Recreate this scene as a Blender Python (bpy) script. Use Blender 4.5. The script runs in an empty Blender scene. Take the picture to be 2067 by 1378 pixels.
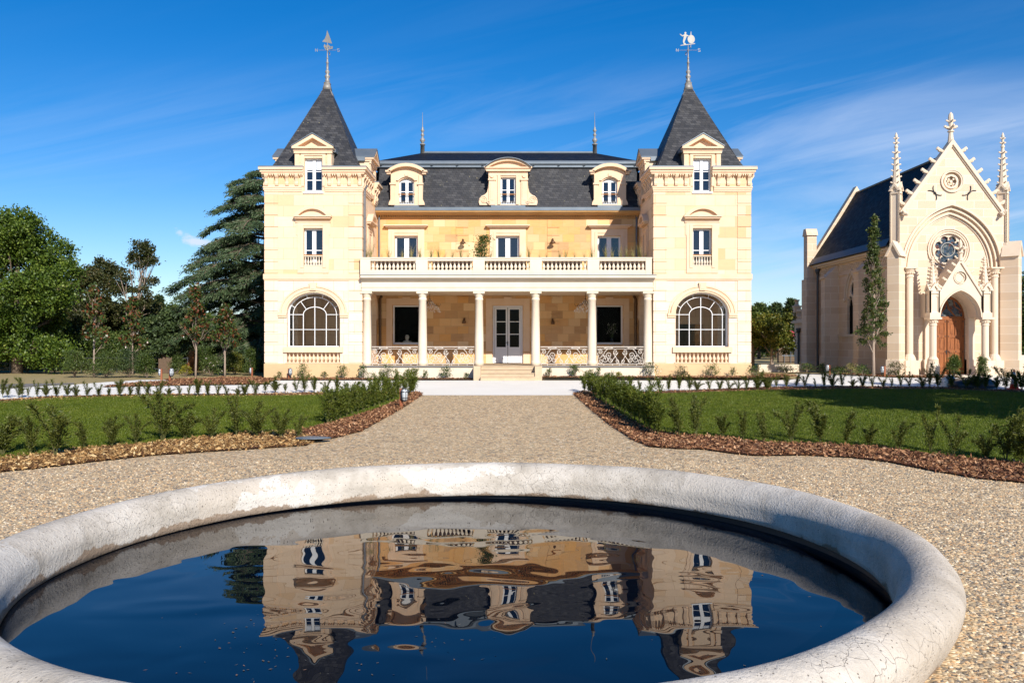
import bpy, bmesh, math, random
import numpy as np
from mathutils import Vector, Matrix
from mathutils.geometry import tessellate_polygon
R_ = math.radians; PI = math.pi
random.seed(7)
S = bpy.context.scene
COL = S.collection
# ------------------------------------------------------------------ camera, sky, sun, exposure
H = 2.53                                        # eye height above the gravel
cam = bpy.data.objects.new('camera', bpy.data.cameras.new('camera'))
COL.objects.link(cam); S.camera = cam
cam.location = (0, 0, H); cam.rotation_euler = (R_(90), 0, 0)
cam.data.sensor_width = 36; cam.data.lens = 36*1700/2067
cam.data.shift_x = 8.5/2067; cam.data.shift_y = 0.0
cam.data.clip_start = .1; cam.data.clip_end = 3000
SUN_EL, SUN_AZ = 31.5, 21.5                     # azimuth from behind the camera towards the right
sx_, sy_, sz_ = math.cos(R_(SUN_EL))*math.sin(R_(SUN_AZ)), -math.cos(R_(SUN_EL))*math.cos(R_(SUN_AZ)), math.sin(R_(SUN_EL))
sun = bpy.data.objects.new('sun', bpy.data.lights.new('sun', 'SUN')); COL.objects.link(sun)
sun.data.energy = 4.6; sun.data.angle = R_(.53); sun.data.color = (1, .945, .86)
sun.rotation_euler = Vector((sx_, sy_, sz_)).to_track_quat('Z', 'Y').to_euler()
S.view_settings.view_transform = 'Standard'; S.view_settings.look = 'None'
S.view_settings.exposure = .52; S.view_settings.gamma = 1
W = bpy.data.worlds.new('World'); S.world = W; W.use_nodes = True

class NT:
    """small node helper"""
    def __init__(s, nt): s.nt = nt
    def n(s, t, ins=None, **kw):
        nd = s.nt.nodes.new(t)
        for k, v in kw.items(): setattr(nd, k, v)
        for k, v in (ins or {}).items():
            if isinstance(v, bpy.types.NodeSocket): s.nt.links.new(v, nd.inputs[k])
            else: nd.inputs[k].default_value = v
        return nd
    def math(s, op, a, b=0.0, c=0.0, clamp=False):
        return s.n('ShaderNodeMath', {0: a, 1: b, 2: c}, operation=op, use_clamp=clamp).outputs[0]
    def mix(s, f, a, b, mode='MIX'):
        nd = s.nt.nodes.new('ShaderNodeMix'); nd.data_type = 'RGBA'; nd.blend_type = mode
        for i, v in ((0, f), (6, a), (7, b)):
            if isinstance(v, bpy.types.NodeSocket): s.nt.links.new(v, nd.inputs[i])
            else: nd.inputs[i].default_value = v if i == 0 else (tuple(v) + (1,))[:4]
        return nd.outputs[2]
    def ramp(s, f, stops, interp='LINEAR'):
        nd = s.nt.nodes.new('ShaderNodeValToRGB'); cr = nd.color_ramp; cr.interpolation = interp
        while len(cr.elements) < len(stops): cr.elements.new(.5)
        for e, (p, c) in zip(cr.elements, stops):
            e.position = p; e.color = (tuple(c) + (1,))[:4] if not isinstance(c, (int, float)) else (c, c, c, 1)
        s.nt.links.new(f, nd.inputs[0]); return nd.outputs[0]
    def noise(s, vec, scale, detail=4, rough=.55, dist=0):
        ins = {'Scale': scale, 'Detail': detail, 'Roughness': rough, 'Distortion': dist}
        if vec is not None: ins['Vector'] = vec
        return s.n('ShaderNodeTexNoise', ins)

w = NT(W.node_tree); W.node_tree.nodes.clear()
sky = w.n('ShaderNodeTexSky', sky_type='NISHITA', sun_disc=False)
sky.sun_elevation = R_(SUN_EL); sky.sun_rotation = R_(180-SUN_AZ)
sky.air_density = 1.0; sky.dust_density = .0; sky.ozone_density = 3.2; sky.altitude = 60
hsv = w.n('ShaderNodeHueSaturation', {'Saturation': 1.44, 'Value': .97, 'Color': sky.outputs[0]})
tc = w.n('ShaderNodeTexCoord')
sp = w.n('ShaderNodeSeparateXYZ', {0: tc.outputs['Generated']})
yy = w.math('MAXIMUM', w.math('ABSOLUTE', sp.outputs[1]), .12)
su = w.math('DIVIDE', sp.outputs[0], yy); sv = w.math('DIVIDE', sp.outputs[2], yy)
cv = w.n('ShaderNodeCombineXYZ', {0: w.math('MULTIPLY_ADD', su, 1.3, w.math('MULTIPLY', sv, -1.2)), 1: w.math('MULTIPLY_ADD', sv, 8.5, w.math('MULTIPLY', su, -1.5)), 2: 3.1})
cn = w.noise(cv.outputs[0], 1.25, 9, .6, .9)
cm = w.ramp(cn.outputs[0], [(.40, 0), (.62, .50), (.82, .85)])
lo = w.ramp(sv, [(0, .45), (.12, .9), (.25, .85), (.34, .05)])          # thin cirrus thickest low over the horizon
rt = w.ramp(w.math('MULTIPLY_ADD', su, .6, .5), [(.10, .18), (.36, .30), (.48, .65), (.58, .7), (.76, 1)])
cf = w.math('MULTIPLY', w.math('MULTIPLY', cm, lo), rt)
cf = w.math('MAXIMUM', cf, w.ramp(sv, [(0, .30), (.10, .10), (.22, 0)]))      # thin haze veil low in the sky
cu = w.n('ShaderNodeCombineXYZ', {0: su, 1: w.math('MULTIPLY', sv, 1.8), 2: 0.0})
pn = w.noise(cu.outputs[0], 55, 6, .6)
dx = w.math('DIVIDE', w.math('ADD', su, .371), .026)
dyy = w.math('DIVIDE', w.math('ADD', w.math('ADD', sv, -.120), w.math('MULTIPLY', w.math('ADD', su, .371), .33)), .0085)
rr = w.math('SQRT', w.math('ADD', w.math('POWER', w.math('ABSOLUTE', dx), 2), w.math('POWER', w.math('ABSOLUTE', dyy), 2)))
pf = w.ramp(w.math('ADD', w.math('SUBTRACT', 1.0, rr), w.math('MULTIPLY', w.math('SUBTRACT', pn.outputs[0], .5), 2.6)), [(.0, 0), (.8, .95)])
allc = w.math('MAXIMUM', cf, pf, clamp=True)
cl = w.mix(allc, w.mix(1., hsv.outputs[0], (.88, .93, 1.08), 'MULTIPLY'), (6.0, 6.9, 8.6))
bg = w.n('ShaderNodeBackground', {'Color': cl, 'Strength': .085})
ow = w.n('ShaderNodeOutputWorld', {0: bg.outputs[0]})

# ------------------------------------------------------------------ ground shape, pixel -> ground helpers
def gz(Y): return 0. if Y <= 13 else (.8 if Y >= 36 else .8*(Y-13)/23)
def gp(px, py, dz=0.):
    t = (py-689)/1700
    Y = H/t
    if Y > 13:
        Y = (H+.8*13/23)/(t+.8/23)
        if Y > 36: Y = (H-.8)/t
    return Vector(((px-1025)*Y/1700, Y, gz(Y)+dz))
def at(px, Y): return (px-1025)*Y/1700
def hz(py, Y): return H-(py-689)*Y/1700

# ------------------------------------------------------------------ mesh helpers
class MB:
    def __init__(s): s.v = []; s.f = []
    def add(s, vs, fs):
        o = len(s.v); s.v += [tuple(p) for p in vs]; s.f += [tuple(i+o for i in f) for f in fs]; return s
    def box(s, x0, x1, y0, y1, z0, z1):
        return s.add([(x, y, z) for z in (z0, z1) for y in (y0, y1) for x in (x0, x1)],
                     [(0, 2, 3, 1), (4, 5, 7, 6), (0, 1, 5, 4), (2, 6, 7, 3), (0, 4, 6, 2), (1, 3, 7, 5)])
    def fbox(s, F, u0, u1, v0, v1, w0, w1):
        return s.add([F(u, v, q) for v in (v0, v1) for q in (w0, w1) for u in (u0, u1)],
                     [(0, 2, 3, 1), (4, 5, 7, 6), (0, 1, 5, 4), (2, 6, 7, 3), (0, 4, 6, 2), (1, 3, 7, 5)])
    def slab(s, F, outer, holes, w0, w1):
        loops = [list(outer)]+[list(h) for h in holes]
        flat = [p for l in loops for p in l]; n = len(flat)
        tris = tessellate_polygon([[Vector((a, b, 0)) for a, b in l] for l in loops])
        vs = [F(a, b, w1) for a, b in flat]+[F(a, b, w0) for a, b in flat]
        fs = [tuple(t) for t in tris]+[tuple(i+n for i in reversed(t)) for t in tris]
        o = 0
        for l in loops:
            m = len(l)
            fs += [(o+i, o+(i+1) % m, n+o+(i+1) % m, n+o+i) for i in range(m)]; o += m
        return s.add(vs, fs)
    def tube(s, pts, r, n=6, cap=True, closed=False):
        pts = [Vector(p) for p in pts]; m = len(pts)
        rs = r if isinstance(r, (list, tuple)) else [r]*m
        vs = []; N = None
        for i, p in enumerate(pts):
            if closed: t = pts[(i+1) % m]-pts[i-1]
            else: t = pts[min(i+1, m-1)]-pts[max(i-1, 0)]
            if t.length < 1e-9: t = Vector((0, 0, 1))
            t.normalize()
            if N is None: N = t.orthogonal().normalized()
            else:
                N = N-t*N.dot(t)
                N = t.orthogonal().normalized() if N.length < 1e-6 else N.normalized()
            B = t.cross(N)
            for k in range(n):
                a = 2*PI*k/n; vs.append(p+(N*math.cos(a)+B*math.sin(a))*rs[i])
        fs = []
        for i in range(m if closed else m-1):
            j = (i+1) % m
            for k in range(n): fs.append((i*n+k, i*n+(k+1) % n, j*n+(k+1) % n, j*n+k))
        if cap and not closed: fs += [tuple(range(n-1, -1, -1)), tuple((m-1)*n+k for k in range(n))]
        return s.add(vs, fs)
    def lathe(s, c, prof, n=12, a0=0., sx=1., sy=1.):
        vs = []; m = len(prof)
        for r, z in prof:
            for k in range(n):
                a = a0+2*PI*k/n; vs.append((c[0]+r*sx*math.cos(a), c[1]+r*sy*math.sin(a), c[2]+z))
        fs = [(i*n+k, i*n+(k+1) % n, (i+1)*n+(k+1) % n, (i+1)*n+k) for i in range(m-1) for k in range(n)]
        fs += [tuple(range(n-1, -1, -1)), tuple((m-1)*n+k for k in range(n))]
        return s.add(vs, fs)
    def blob(s, c, r, n=7, k=4):
        rx, ry, rz = r if isinstance(r, tuple) else (r, r, r)
        return s.lathe(c, [(max(.001, math.sin(PI*i/k)), -rz*math.cos(PI*i/k)) for i in range(k+1)], n, .3, rx, ry)

def wloc(o):
    v = Vector((0, 0, 0))
    while o: v += o.location; o = o.parent
    return v
def tag(o, label=None, cat=None, group=None, kind=None):
    if label: o['label'] = label
    if cat: o['category'] = cat
    if group: o['group'] = group
    if kind: o['kind'] = kind
    return o
def link(o, parent=None):
    COL.objects.link(o)
    if parent: o.parent = parent; o.location = -wloc(parent)
    return o
def obj(name, mb, m, parent=None, smooth=False, recalc=True):
    me = bpy.data.meshes.new(name); me.from_pydata(mb.v, [], mb.f)
    if recalc:
        b = bmesh.new(); b.from_mesh(me); bmesh.ops.recalc_face_normals(b, faces=b.faces); b.to_mesh(me); b.free()
    me.materials.append(m)
    if smooth: me.polygons.foreach_set('use_smooth', [True]*len(me.polygons))
    me.update()
    return link(bpy.data.objects.new(name, me), parent)
def empty(name, loc, label=None, cat=None, group=None, kind=None):
    o = bpy.data.objects.new(name, None); COL.objects.link(o); o.location = loc; o.empty_display_size = .3
    return tag(o, label, cat, group, kind)
def quads(name, V, m, parent=None, nper=4):
    """V: (N, nper, 3) array, one polygon each"""
    V = np.ascontiguousarray(V, dtype=np.float32); N = V.shape[0]
    me = bpy.data.meshes.new(name)
    me.vertices.add(N*nper); me.vertices.foreach_set('co', V.ravel())
    me.loops.add(N*nper); me.loops.foreach_set('vertex_index', np.arange(N*nper, dtype=np.int32))
    me.polygons.add(N); me.polygons.foreach_set('loop_start', np.arange(0, N*nper, nper, dtype=np.int32))
    me.update(calc_edges=True); me.validate(); me.materials.append(m)
    return link(bpy.data.objects.new(name, me), parent)
def leaves(P, D, L, Wd, rng, curl=.25):
    """kites at P along D; L, Wd lengths/widths"""
    N = len(P)
    D = D/np.maximum(np.linalg.norm(D, axis=1, keepdims=True), 1e-6)
    A = rng.normal(size=(N, 3)); Sd = np.cross(D, A); Sd /= np.maximum(np.linalg.norm(Sd, axis=1, keepdims=True), 1e-6)
    Nn = np.cross(D, Sd)
    L = np.broadcast_to(np.asarray(L, float).reshape(-1, 1), (N, 1)); Wd = np.broadcast_to(np.asarray(Wd, float).reshape(-1, 1), (N, 1))
    mid = P+D*L*.5+Nn*L*curl*.5
    return np.stack([P, mid+Sd*Wd*.5, P+D*L, mid-Sd*Wd*.5], 1)
def rdir(rng, N):
    d = rng.normal(size=(N, 3)); return d/np.linalg.norm(d, axis=1, keepdims=True)
def copy_tree(o, parent=None, loc=None, rz=0, sc=1, label=None, group=None):
    c = o.copy(); COL.objects.link(c)
    if parent: c.parent = parent
    if loc is not None: c.location = loc; c.rotation_euler = (0, 0, rz); c.scale = (sc if isinstance(sc, tuple) else (sc, sc, sc))
    if label: c['label'] = label
    if group: c['group'] = group
    for ch in o.children: copy_tree(ch, c)
    return c
ORD = 'first second third fourth fifth sixth seventh eighth ninth tenth eleventh twelfth thirteenth fourteenth fifteenth sixteenth seventeenth eighteenth nineteenth twentieth'.split()
ORD += ['twenty-'+q for q in ORD[:9]]+['thirtieth']+['thirty-'+q for q in ORD[:9]]+['fortieth']+['forty-'+q for q in ORD[:9]]

# ------------------------------------------------------------------ materials
def newmat(name, rough=.6, spec=.5, metal=0., col=None):
    m = bpy.data.materials.new(name); m.use_nodes = True
    b = m.node_tree.nodes['Principled BSDF']; b.inputs['Roughness'].default_value = rough
    b.inputs['Specular IOR Level'].default_value = spec; b.inputs['Metallic'].default_value = metal
    if col: b.inputs['Base Color'].default_value = (*col, 1)
    return m, NT(m.node_tree), b
def lk(m, a, b): m.node_tree.links.new(a, b)
def bump(t, m, b, h, strength=.3, dist=.02):
    bn = t.n('ShaderNodeBump', {'Height': h, 'Strength': strength, 'Distance': dist}); lk(m, bn.outputs[0], b.inputs['Normal'])
def wallco(t):
    tc = t.n('ShaderNodeTexCoord'); s = t.n('ShaderNodeSeparateXYZ', {0: tc.outputs['Object']})
    return tc.outputs['Object'], t.n('ShaderNodeCombineXYZ', {0: t.math('ADD', s.outputs[0], s.outputs[1]), 1: s.outputs[2], 2: 0.0}).outputs[0]
def stone(name, stops, bw=.8, bh=.49, mortar=(.5, .4, .28), ms=.008, off=(0, 0), rough=.85, bmp=.35, stain=.18, offset=.5, clean=None):
    m, t, b = newmat(name, rough, .25)
    P, uv = wallco(t)
    uv = t.n('ShaderNodeVectorMath', {0: uv, 1: (off[0], off[1], 0)}, operation='ADD').outputs[0]
    br = t.n('ShaderNodeTexBrick', {'Vector': uv, 'Color1': (0, 0, 0, 1), 'Color2': (1, 1, 1, 1), 'Mortar': (.5, .5, .5, 1), 'Scale': 1., 'Mortar Size': ms, 'Mortar Smooth': .2, 'Brick Width': bw, 'Row Height': bh}, offset=offset)
    c = t.ramp(br.outputs[0], stops)
    if clean: c = t.mix(t.math('MULTIPLY', t.math('LESS_THAN', t.n('ShaderNodeSeparateXYZ', {0: P}).outputs[2], clean), .66), c, (.82, .675, .55))
    n1 = t.noise(P, 2.2, 6, .65); n2 = t.noise(P, 38, 4, .6)
    st = t.n('ShaderNodeMapping', {0: P, 'Scale': (1.2, 1.2, 7)})
    n3 = t.noise(st.outputs[0], 1.6, 5, .7, .6)
    f = t.math('MULTIPLY', t.ramp(n1.outputs[0], [(.35, 0), (.75, 1)]), stain)
    c = t.mix(f, c, (.42, .31, .2))
    c = t.mix(t.math('MULTIPLY', t.ramp(n3.outputs[0], [(.4, 0), (.7, 1)]), .22), c, (.76, .55, .32))
    c = t.mix(t.math('MULTIPLY', n2.outputs[0], .35), c, t.mix(.5, c, (.9, .82, .7), 'MULTIPLY'))
    c = t.mix(t.math('MULTIPLY', br.outputs[1], .75), c, mortar)
    lk(m, c, b.inputs['Base Color'])
    hgt = t.math('ADD', t.math('MULTIPLY', br.outputs[1], -1.), t.math('MULTIPLY', n2.outputs[0], .5))
    bump(t, m, b, hgt, bmp, .012); return m
def plain(name, c1, c2, rough=.8, sc=3., bmp=.2, fine=40, spec=.3, metal=0., amount=.6):
    m, t, b = newmat(name, rough, spec, metal)
    tc = t.n('ShaderNodeTexCoord'); P = tc.outputs['Object']
    n1 = t.noise(P, sc, 6, .65); n2 = t.noise(P, fine, 4, .6)
    c = t.mix(t.math('MULTIPLY', t.ramp(n1.outputs[0], [(.35, 0), (.68, 1)]), amount), c1, c2)
    c = t.mix(t.math('MULTIPLY', n2.outputs[0], .3), c, t.mix(1., c, (.82, .8, .76), 'MULTIPLY'))
    lk(m, c, b.inputs['Base Color'])
    if bmp: bump(t, m, b, n2.outputs[0], bmp, .01)
    return m
G1 = (.77, .565, .385); G2 = (.72, .485, .285); G3 = (.81, .63, .465); G4 = (.66, .42, .225)
M = {}
M['tower'] = stone('cream_ashlar', [(0, G3), (.3, G1), (.55, (.79, .60, .42)), (.74, G1), (.86, G2), (1, (.70, .43, .22))], .92, .49, (.52, .34, .19), .009, (.2, .07), clean=5.35)
M['wall'] = stone('golden_ashlar', [(0, (.46, .26, .12)), (.2, (.72, .43, .19)), (.36, (.66, .34, .11)), (.5, (.76, .48, .23)), (.62, (.60, .35, .17)), (.74, (.76, .39, .11)), (.86, (.80, .59, .35)), (1, (.56, .27, .09))], .60, .39, (.44, .27, .13), .007, (.1, .2), stain=.15)
M['plinth'] = stone('ochre_plinth_stone', [(0, (.60, .40, .21)), (1, (.68, .47, .26))], 1.5, .8, (.6, .46, .28), .004, (0, 0), stain=.35)
M['trim'] = plain('cream_dressed_stone', (.79, .58, .405), (.71, .49, .30), .8, 1.8, .25)
M['trimd'] = plain('gold_cornice_stone', (.66, .40, .17), (.52, .27, .08), .8, 1.5, .25)
M['pale'] = plain('pale_limestone', (.84, .77, .66), (.78, .68, .54), .8, 1.4, .2)
M['white_stone'] = plain('off_white_limestone', (.72, .62, .49), (.64, .52, .38), .75, 1.2, .2)
M['chapel'] = stone('chapel_ashlar', [(0, (.70, .555, .41)), (.5, (.63, .48, .345)), (1, (.73, .59, .45))], .95, .42, (.82, .72, .60), .014, (.3, .05), stain=.12)
M['chtrim'] = plain('chapel_dressed_stone', (.73, .60, .46), (.65, .51, .375), .8, 1.5, .25)
M['floorstone'] = plain('worn_floor_stone', (.40, .30, .20), (.33, .24, .15), .8, 2, .1)
M['zinc'] = plain('weathered_zinc', (.14, .17, .20), (.20, .23, .26), .45, 1.6, .1, 20, .5, .35)
M['lead'] = plain('pale_zinc_finial', (.30, .28, .255), (.21, .195, .18), .5, 3, .1, 20, .5, .2)
M['paint'] = plain('white_paint', (.82, .82, .82), (.76, .77, .78), .45, 2, .05)
M['dpaint'] = plain('white_door_paint', (.80, .81, .83), (.74, .75, .78), .4, 2, .05)
M['iron'] = plain('white_wrought_iron', (.66, .60, .53), (.55, .49, .42), .45, 4, .05)
M['biron'] = plain('black_iron', (.03, .03, .035), (.05, .045, .045), .5, 4, .1)
M['pipe'] = plain('grey_downpipe', (.17, .17, .18), (.11, .11, .12), .45, 4, .05, 20, .5, .4)
M['dpipe'] = plain('dark_downpipe', (.05, .055, .065), (.07, .07, .08), .45, 4, .05, 20, .5, .3)
M['bronze'] = plain('brown_bronze', (.16, .09, .045), (.10, .06, .035), .4, 9, .1, 30, .5, .6)
M['rail'] = plain('varnished_wood_rail', (.42, .20, .07), (.34, .15, .05), .4, 5, .1)
M['dkrust'] = plain('dark_brown_metal', (.055, .028, .016), (.035, .02, .014), .6, 4, .1)
M['ruin'] = plain('weathered_rubble_stone', (.17, .12, .08), (.08, .06, .04), .9, 6, .5)
M['greenstem'] = plain('green_yew_stem', (.10, .10, .03), (.07, .06, .025), .7, 8, .1)
M['stepstone'] = plain('tan_step_stone', (.56, .43, .29), (.45, .33, .21), .85, 3, .3)
M['picket'] = plain('grey_brown_pickets', (.17, .115, .075), (.09, .055, .04), .9, 14, .3)
M['rust'] = plain('rusty_steel', (.30, .10, .045), (.19, .06, .03), .8, 8, .3)
M['bark'] = plain('grey_brown_bark', (.20, .15, .11), (.11, .08, .06), .9, 6, .8, 25)
M['palebark'] = plain('pale_bark', (.36, .28, .22), (.22, .16, .12), .9, 8, .6, 25)
M['interior'] = plain('interior_plaster', (.80, .62, .45), (.72, .54, .38), .8, 2, .1)
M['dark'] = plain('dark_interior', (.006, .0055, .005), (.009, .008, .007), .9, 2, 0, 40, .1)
M['marble'] = plain('grey_plaster_bust', (.55, .52, .46), (.42, .39, .34), .6, 9, .1)
M['blind'] = plain('white_blind', (.62, .66, .72), (.58, .62, .68), .7, 3, 0)

def slate(name, cols, bw=.30, bh=.15, spec=.3):
    m, t, b = newmat(name, .48, spec)
    P, uv = wallco(t)
    br = t.n('ShaderNodeTexBrick', {'Vector': uv, 'Color1': (0, 0, 0, 1), 'Color2': (1, 1, 1, 1), 'Mortar': (.4, .4, .4, 1), 'Scale': 1., 'Mortar Size': .007, 'Mortar Smooth': .3, 'Brick Width': bw, 'Row Height': bh}, offset=.5)
    c = t.ramp(br.outputs[0], cols)
    n1 = t.noise(P, 1.1, 6, .7)
    mp = t.n('ShaderNodeMapping', {0: P, 'Scale': (3.5, 3.5, .35)}); n2 = t.noise(mp.outputs[0], 1.4, 5, .7)
    c = t.mix(t.math('MULTIPLY', t.ramp(n2.outputs[0], [(.52, 0), (.72, 1)]), .35), c, (.085, .075, .055))
    c = t.mix(t.math('MULTIPLY', t.ramp(n1.outputs[0], [(.6, 0), (.7, 1)]), .3), c, (.12, .12, .12))
    vo = t.n('ShaderNodeTexVoronoi', {'Vector': P, 'Scale': 2.3, 'Randomness': 1.})
    c = t.mix(t.ramp(vo.outputs[0], [(.045, 1), (.065, 0)]), c, (.26, .23, .13))
    c = t.mix(t.math('MULTIPLY', br.outputs[1], .8), c, (.010, .010, .012))
    lk(m, c, b.inputs['Base Color'])
    lk(m, t.math('MULTIPLY_ADD', br.outputs[0], .2, .5), b.inputs['Roughness'])
    sawn = t.math('ADD', t.math('MULTIPLY', br.outputs[1], -1.), t.math('MULTIPLY', br.outputs[0], .5))
    bump(t, m, b, sawn, .5, .012); return m
M['slate'] = slate('blue_grey_slate', [(0, (.024, .025, .029)), (.4, (.034, .034, .038)), (.75, (.045, .045, .049)), (1, (.064, .063, .066))], .24, .12)
M['slate_dark'] = slate('dark_nave_slate', [(0, (.005, .006, .010)), (.6, (.008, .009, .014)), (1, (.012, .013, .019))], .25, .13, .12)

def glass(name, tint, ior=1.9):
    m, t, b = newmat(name, .02, .5, 0, tint); b.inputs['IOR'].default_value = ior
    tc = t.n('ShaderNodeTexCoord'); bump(t, m, b, t.noise(tc.outputs['Object'], 1.7, 2).outputs[0], .12, .05); return m
M['glass'] = glass('window_glass', (.007, .010, .020), 1.7)
M['dglass'] = glass('dark_door_glass', (.004, .004, .004), 1.16)
M['stained'] = None
m, t, b = newmat('clear_glazing', 0.0)
gl = t.n('ShaderNodeBsdfGlossy', {'Roughness': .02}); tr = t.n('ShaderNodeBsdfTransparent', {'Color': (.93, .95, .95, 1)})
fr = t.n('ShaderNodeFresnel', {'IOR': 1.22}); mx = t.n('ShaderNodeMixShader', {0: fr.outputs[0], 1: tr.outputs[0], 2: gl.outputs[0]})
lk(m, mx.outputs[0], m.node_tree.nodes['Material Output'].inputs[0]); M['clear'] = m
m = m.copy(); m.name = 'porch_window_glazing'; M['shop'] = m
for q_ in m.node_tree.nodes:
    if q_.type == 'FRESNEL': q_.inputs[0].default_value = 1.08
m, t, b = newmat('stained_glass', .15, .5)
tc = t.n('ShaderNodeTexCoord'); vo = t.n('ShaderNodeTexVoronoi', {'Vector': tc.outputs['Object'], 'Scale': 7.})
vd = t.n('ShaderNodeTexVoronoi', {'Vector': tc.outputs['Object'], 'Scale': 7.}, feature='DISTANCE_TO_EDGE')
sc = t.n('ShaderNodeSeparateColor', {0: vo.outputs['Color']})
c = t.ramp(sc.outputs[0], [(0, (.05, .08, .12)), (.35, (.03, .05, .07)), (.6, (.16, .17, .16)), (.8, (.12, .04, .03)), (1, (.08, .11, .13))], 'CONSTANT')
c = t.mix(t.ramp(vd.outputs[0], [(.03, 1), (.05, 0)]), c, (.10, .10, .10)); lk(m, c, b.inputs['Base Color']); M['stained'] = m
m, t, b = newmat('oak_door_wood', .42, .4)
tc = t.n('ShaderNodeTexCoord'); mp = t.n('ShaderNodeMapping', {0: tc.outputs['Object'], 'Scale': (9, 9, .9)})
n1 = t.noise(mp.outputs[0], 2.5, 6, .65, .8)
lk(m, t.ramp(n1.outputs[0], [(.3, (.14, .042, .012)), (.55, (.29, .095, .026)), (.75, (.40, .15, .04))]), b.inputs['Base Color']); bump(t, m, b, n1.outputs[0], .2, .01); M['oak'] = m

def foliage(name, stops, trans=.35, rough=.5, spec=.4):
    m, t, b = newmat(name, rough, spec)
    g = t.n('ShaderNodeNewGeometry'); tc = t.n('ShaderNodeTexCoord')
    n1 = t.noise(tc.outputs['Object'], 1.1, 3)
    f = t.math('ADD', t.math('MULTIPLY', g.outputs['Random Per Island'], .7), t.math('MULTIPLY', t.math('SUBTRACT', n1.outputs[0], .35), .9), clamp=True)
    c = t.ramp(f, stops); lk(m, c, b.inputs['Base Color'])
    tl = t.n('ShaderNodeBsdfTranslucent', {'Color': t.mix(1., c, (1.1, 1.25, .55), 'MULTIPLY')})
    mx = t.n('ShaderNodeMixShader', {0: trans, 1: b.outputs[0], 2: tl.outputs[0]})
    lk(m, mx.outputs[0], m.node_tree.nodes['Material Output'].inputs[0]); return m
M['broad'] = foliage('broad_green_leaves', [(0, (.022, .045, .006)), (.4, (.070, .120, .014)), (.8, (.16, .22, .027)), (1, (.30, .32, .07))])
M['oakleaf'] = foliage('olive_brown_leaves', [(0, (.025, .035, .010)), (.5, (.065, .075, .02)), (.8, (.10, .085, .03)), (1, (.14, .10, .035))])
M['midleaf'] = foliage('mid_green_leaves', [(0, (.022, .048, .010)), (.55, (.075, .115, .020)), (1, (.17, .19, .04))])
M['cedar'] = foliage('blue_green_needles', [(0, (.025, .048, .020)), (.5, (.075, .120, .052)), (1, (.17, .21, .10))], .25, .55)
M['pine'] = foliage('dark_pine_needles', [(0, (.018, .034, .012)), (.6, (.050, .080, .022)), (1, (.10, .125, .035))], .15, .6)
M['mag'] = foliage('magnolia_leaves', [(0, (.02, .042, .010)), (.42, (.055, .09, .02)), (.60, (.09, .10, .03)), (.74, (.16, .055, .025)), (1, (.27, .07, .03))], .2, .3)
M['yel'] = foliage('yellow_green_leaves', [(0, (.035, .055, .010)), (.5, (.11, .13, .02)), (.8, (.24, .21, .03)), (1, (.36, .27, .04))], .4)
M['yew'] = foliage('yew_needles', [(0, (.045, .060, .010)), (.5, (.095, .11, .016)), (.85, (.17, .17, .03)), (1, (.34, .28, .06))], .35, .55)
M['yewd'] = foliage('dense_yew_needles', [(0, (.04, .06, .008)), (.5, (.11, .14, .016)), (.85, (.19, .20, .024)), (1, (.36, .31, .04))], .35, .55)
M['bush'] = foliage('shrub_leaves', [(0, (.03, .05, .012)), (.5, (.08, .12, .025)), (1, (.17, .19, .05))], .3)
M['column'] = foliage('hornbeam_leaves', [(0, (.025, .04, .010)), (.5, (.065, .095, .022)), (.82, (.13, .15, .035)), (1, (.26, .12, .04))], .3)
M['orange'] = foliage('dry_orange_leaves', [(0, (.22, .08, .025)), (1, (.42, .19, .07))], .2)
M['gold'] = foliage('golden_leaves', [(0, (.13, .13, .015)), (1, (.38, .33, .03))], .3)
M['straw'] = foliage('straw_grass', [(0, (.16, .17, .05)), (.6, (.40, .34, .15)), (1, (.58, .42, .22))], .4)
M['flower'] = foliage('white_pink_petals', [(0, (.70, .62, .55)), (1, (.82, .72, .66))], .3)
M['floatleaf'] = foliage('fallen_leaves', [(0, (.05, .06, .06)), (.5, (.12, .10, .07)), (1, (.30, .14, .07))], 0)

def gravelmat():
    m, t, b = newmat('pea_gravel', .8, .25)
    tc = t.n('ShaderNodeTexCoord'); P = tc.outputs['Object']
    v = t.n('ShaderNodeTexVoronoi', {'Vector': P, 'Scale': 27., 'Randomness': 1.})
    v2 = t.n('ShaderNodeTexVoronoi', {'Vector': P, 'Scale': 11., 'Randomness': 1.})
    s = t.n('ShaderNodeSeparateColor', {0: v.outputs['Color']}); s2 = t.n('ShaderNodeSeparateColor', {0: v2.outputs['Color']})
    f = t.math('ADD', t.math('MULTIPLY', s.outputs[0], .7), t.math('MULTIPLY', s2.outputs[0], .3))
    c = t.ramp(f, STON)
    n = t.noise(P, .35, 4, .6); c = t.mix(t.math('MULTIPLY', t.ramp(n.outputs[0], [(.4, 0), (.65, 1)]), .22), c, (.52, .39, .23))
    c = t.mix(t.ramp(v.outputs[0], [(.5, 0), (.8, .7)]), c, (.28, .21, .13))
    lk(m, c, b.inputs['Base Color']); bump(t, m, b, t.math('MULTIPLY', v.outputs[0], -1.), .7, .025); return m
STON = [(0, (.05, .05, .05)), (.16, (.16, .145, .13)), (.32, (.40, .31, .20)), (.5, (.66, .49, .28)), (.64, (.55, .31, .14)), (.8, (.78, .60, .37)), (1, (.88, .79, .62))]
M['gravel'] = gravelmat()
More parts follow.
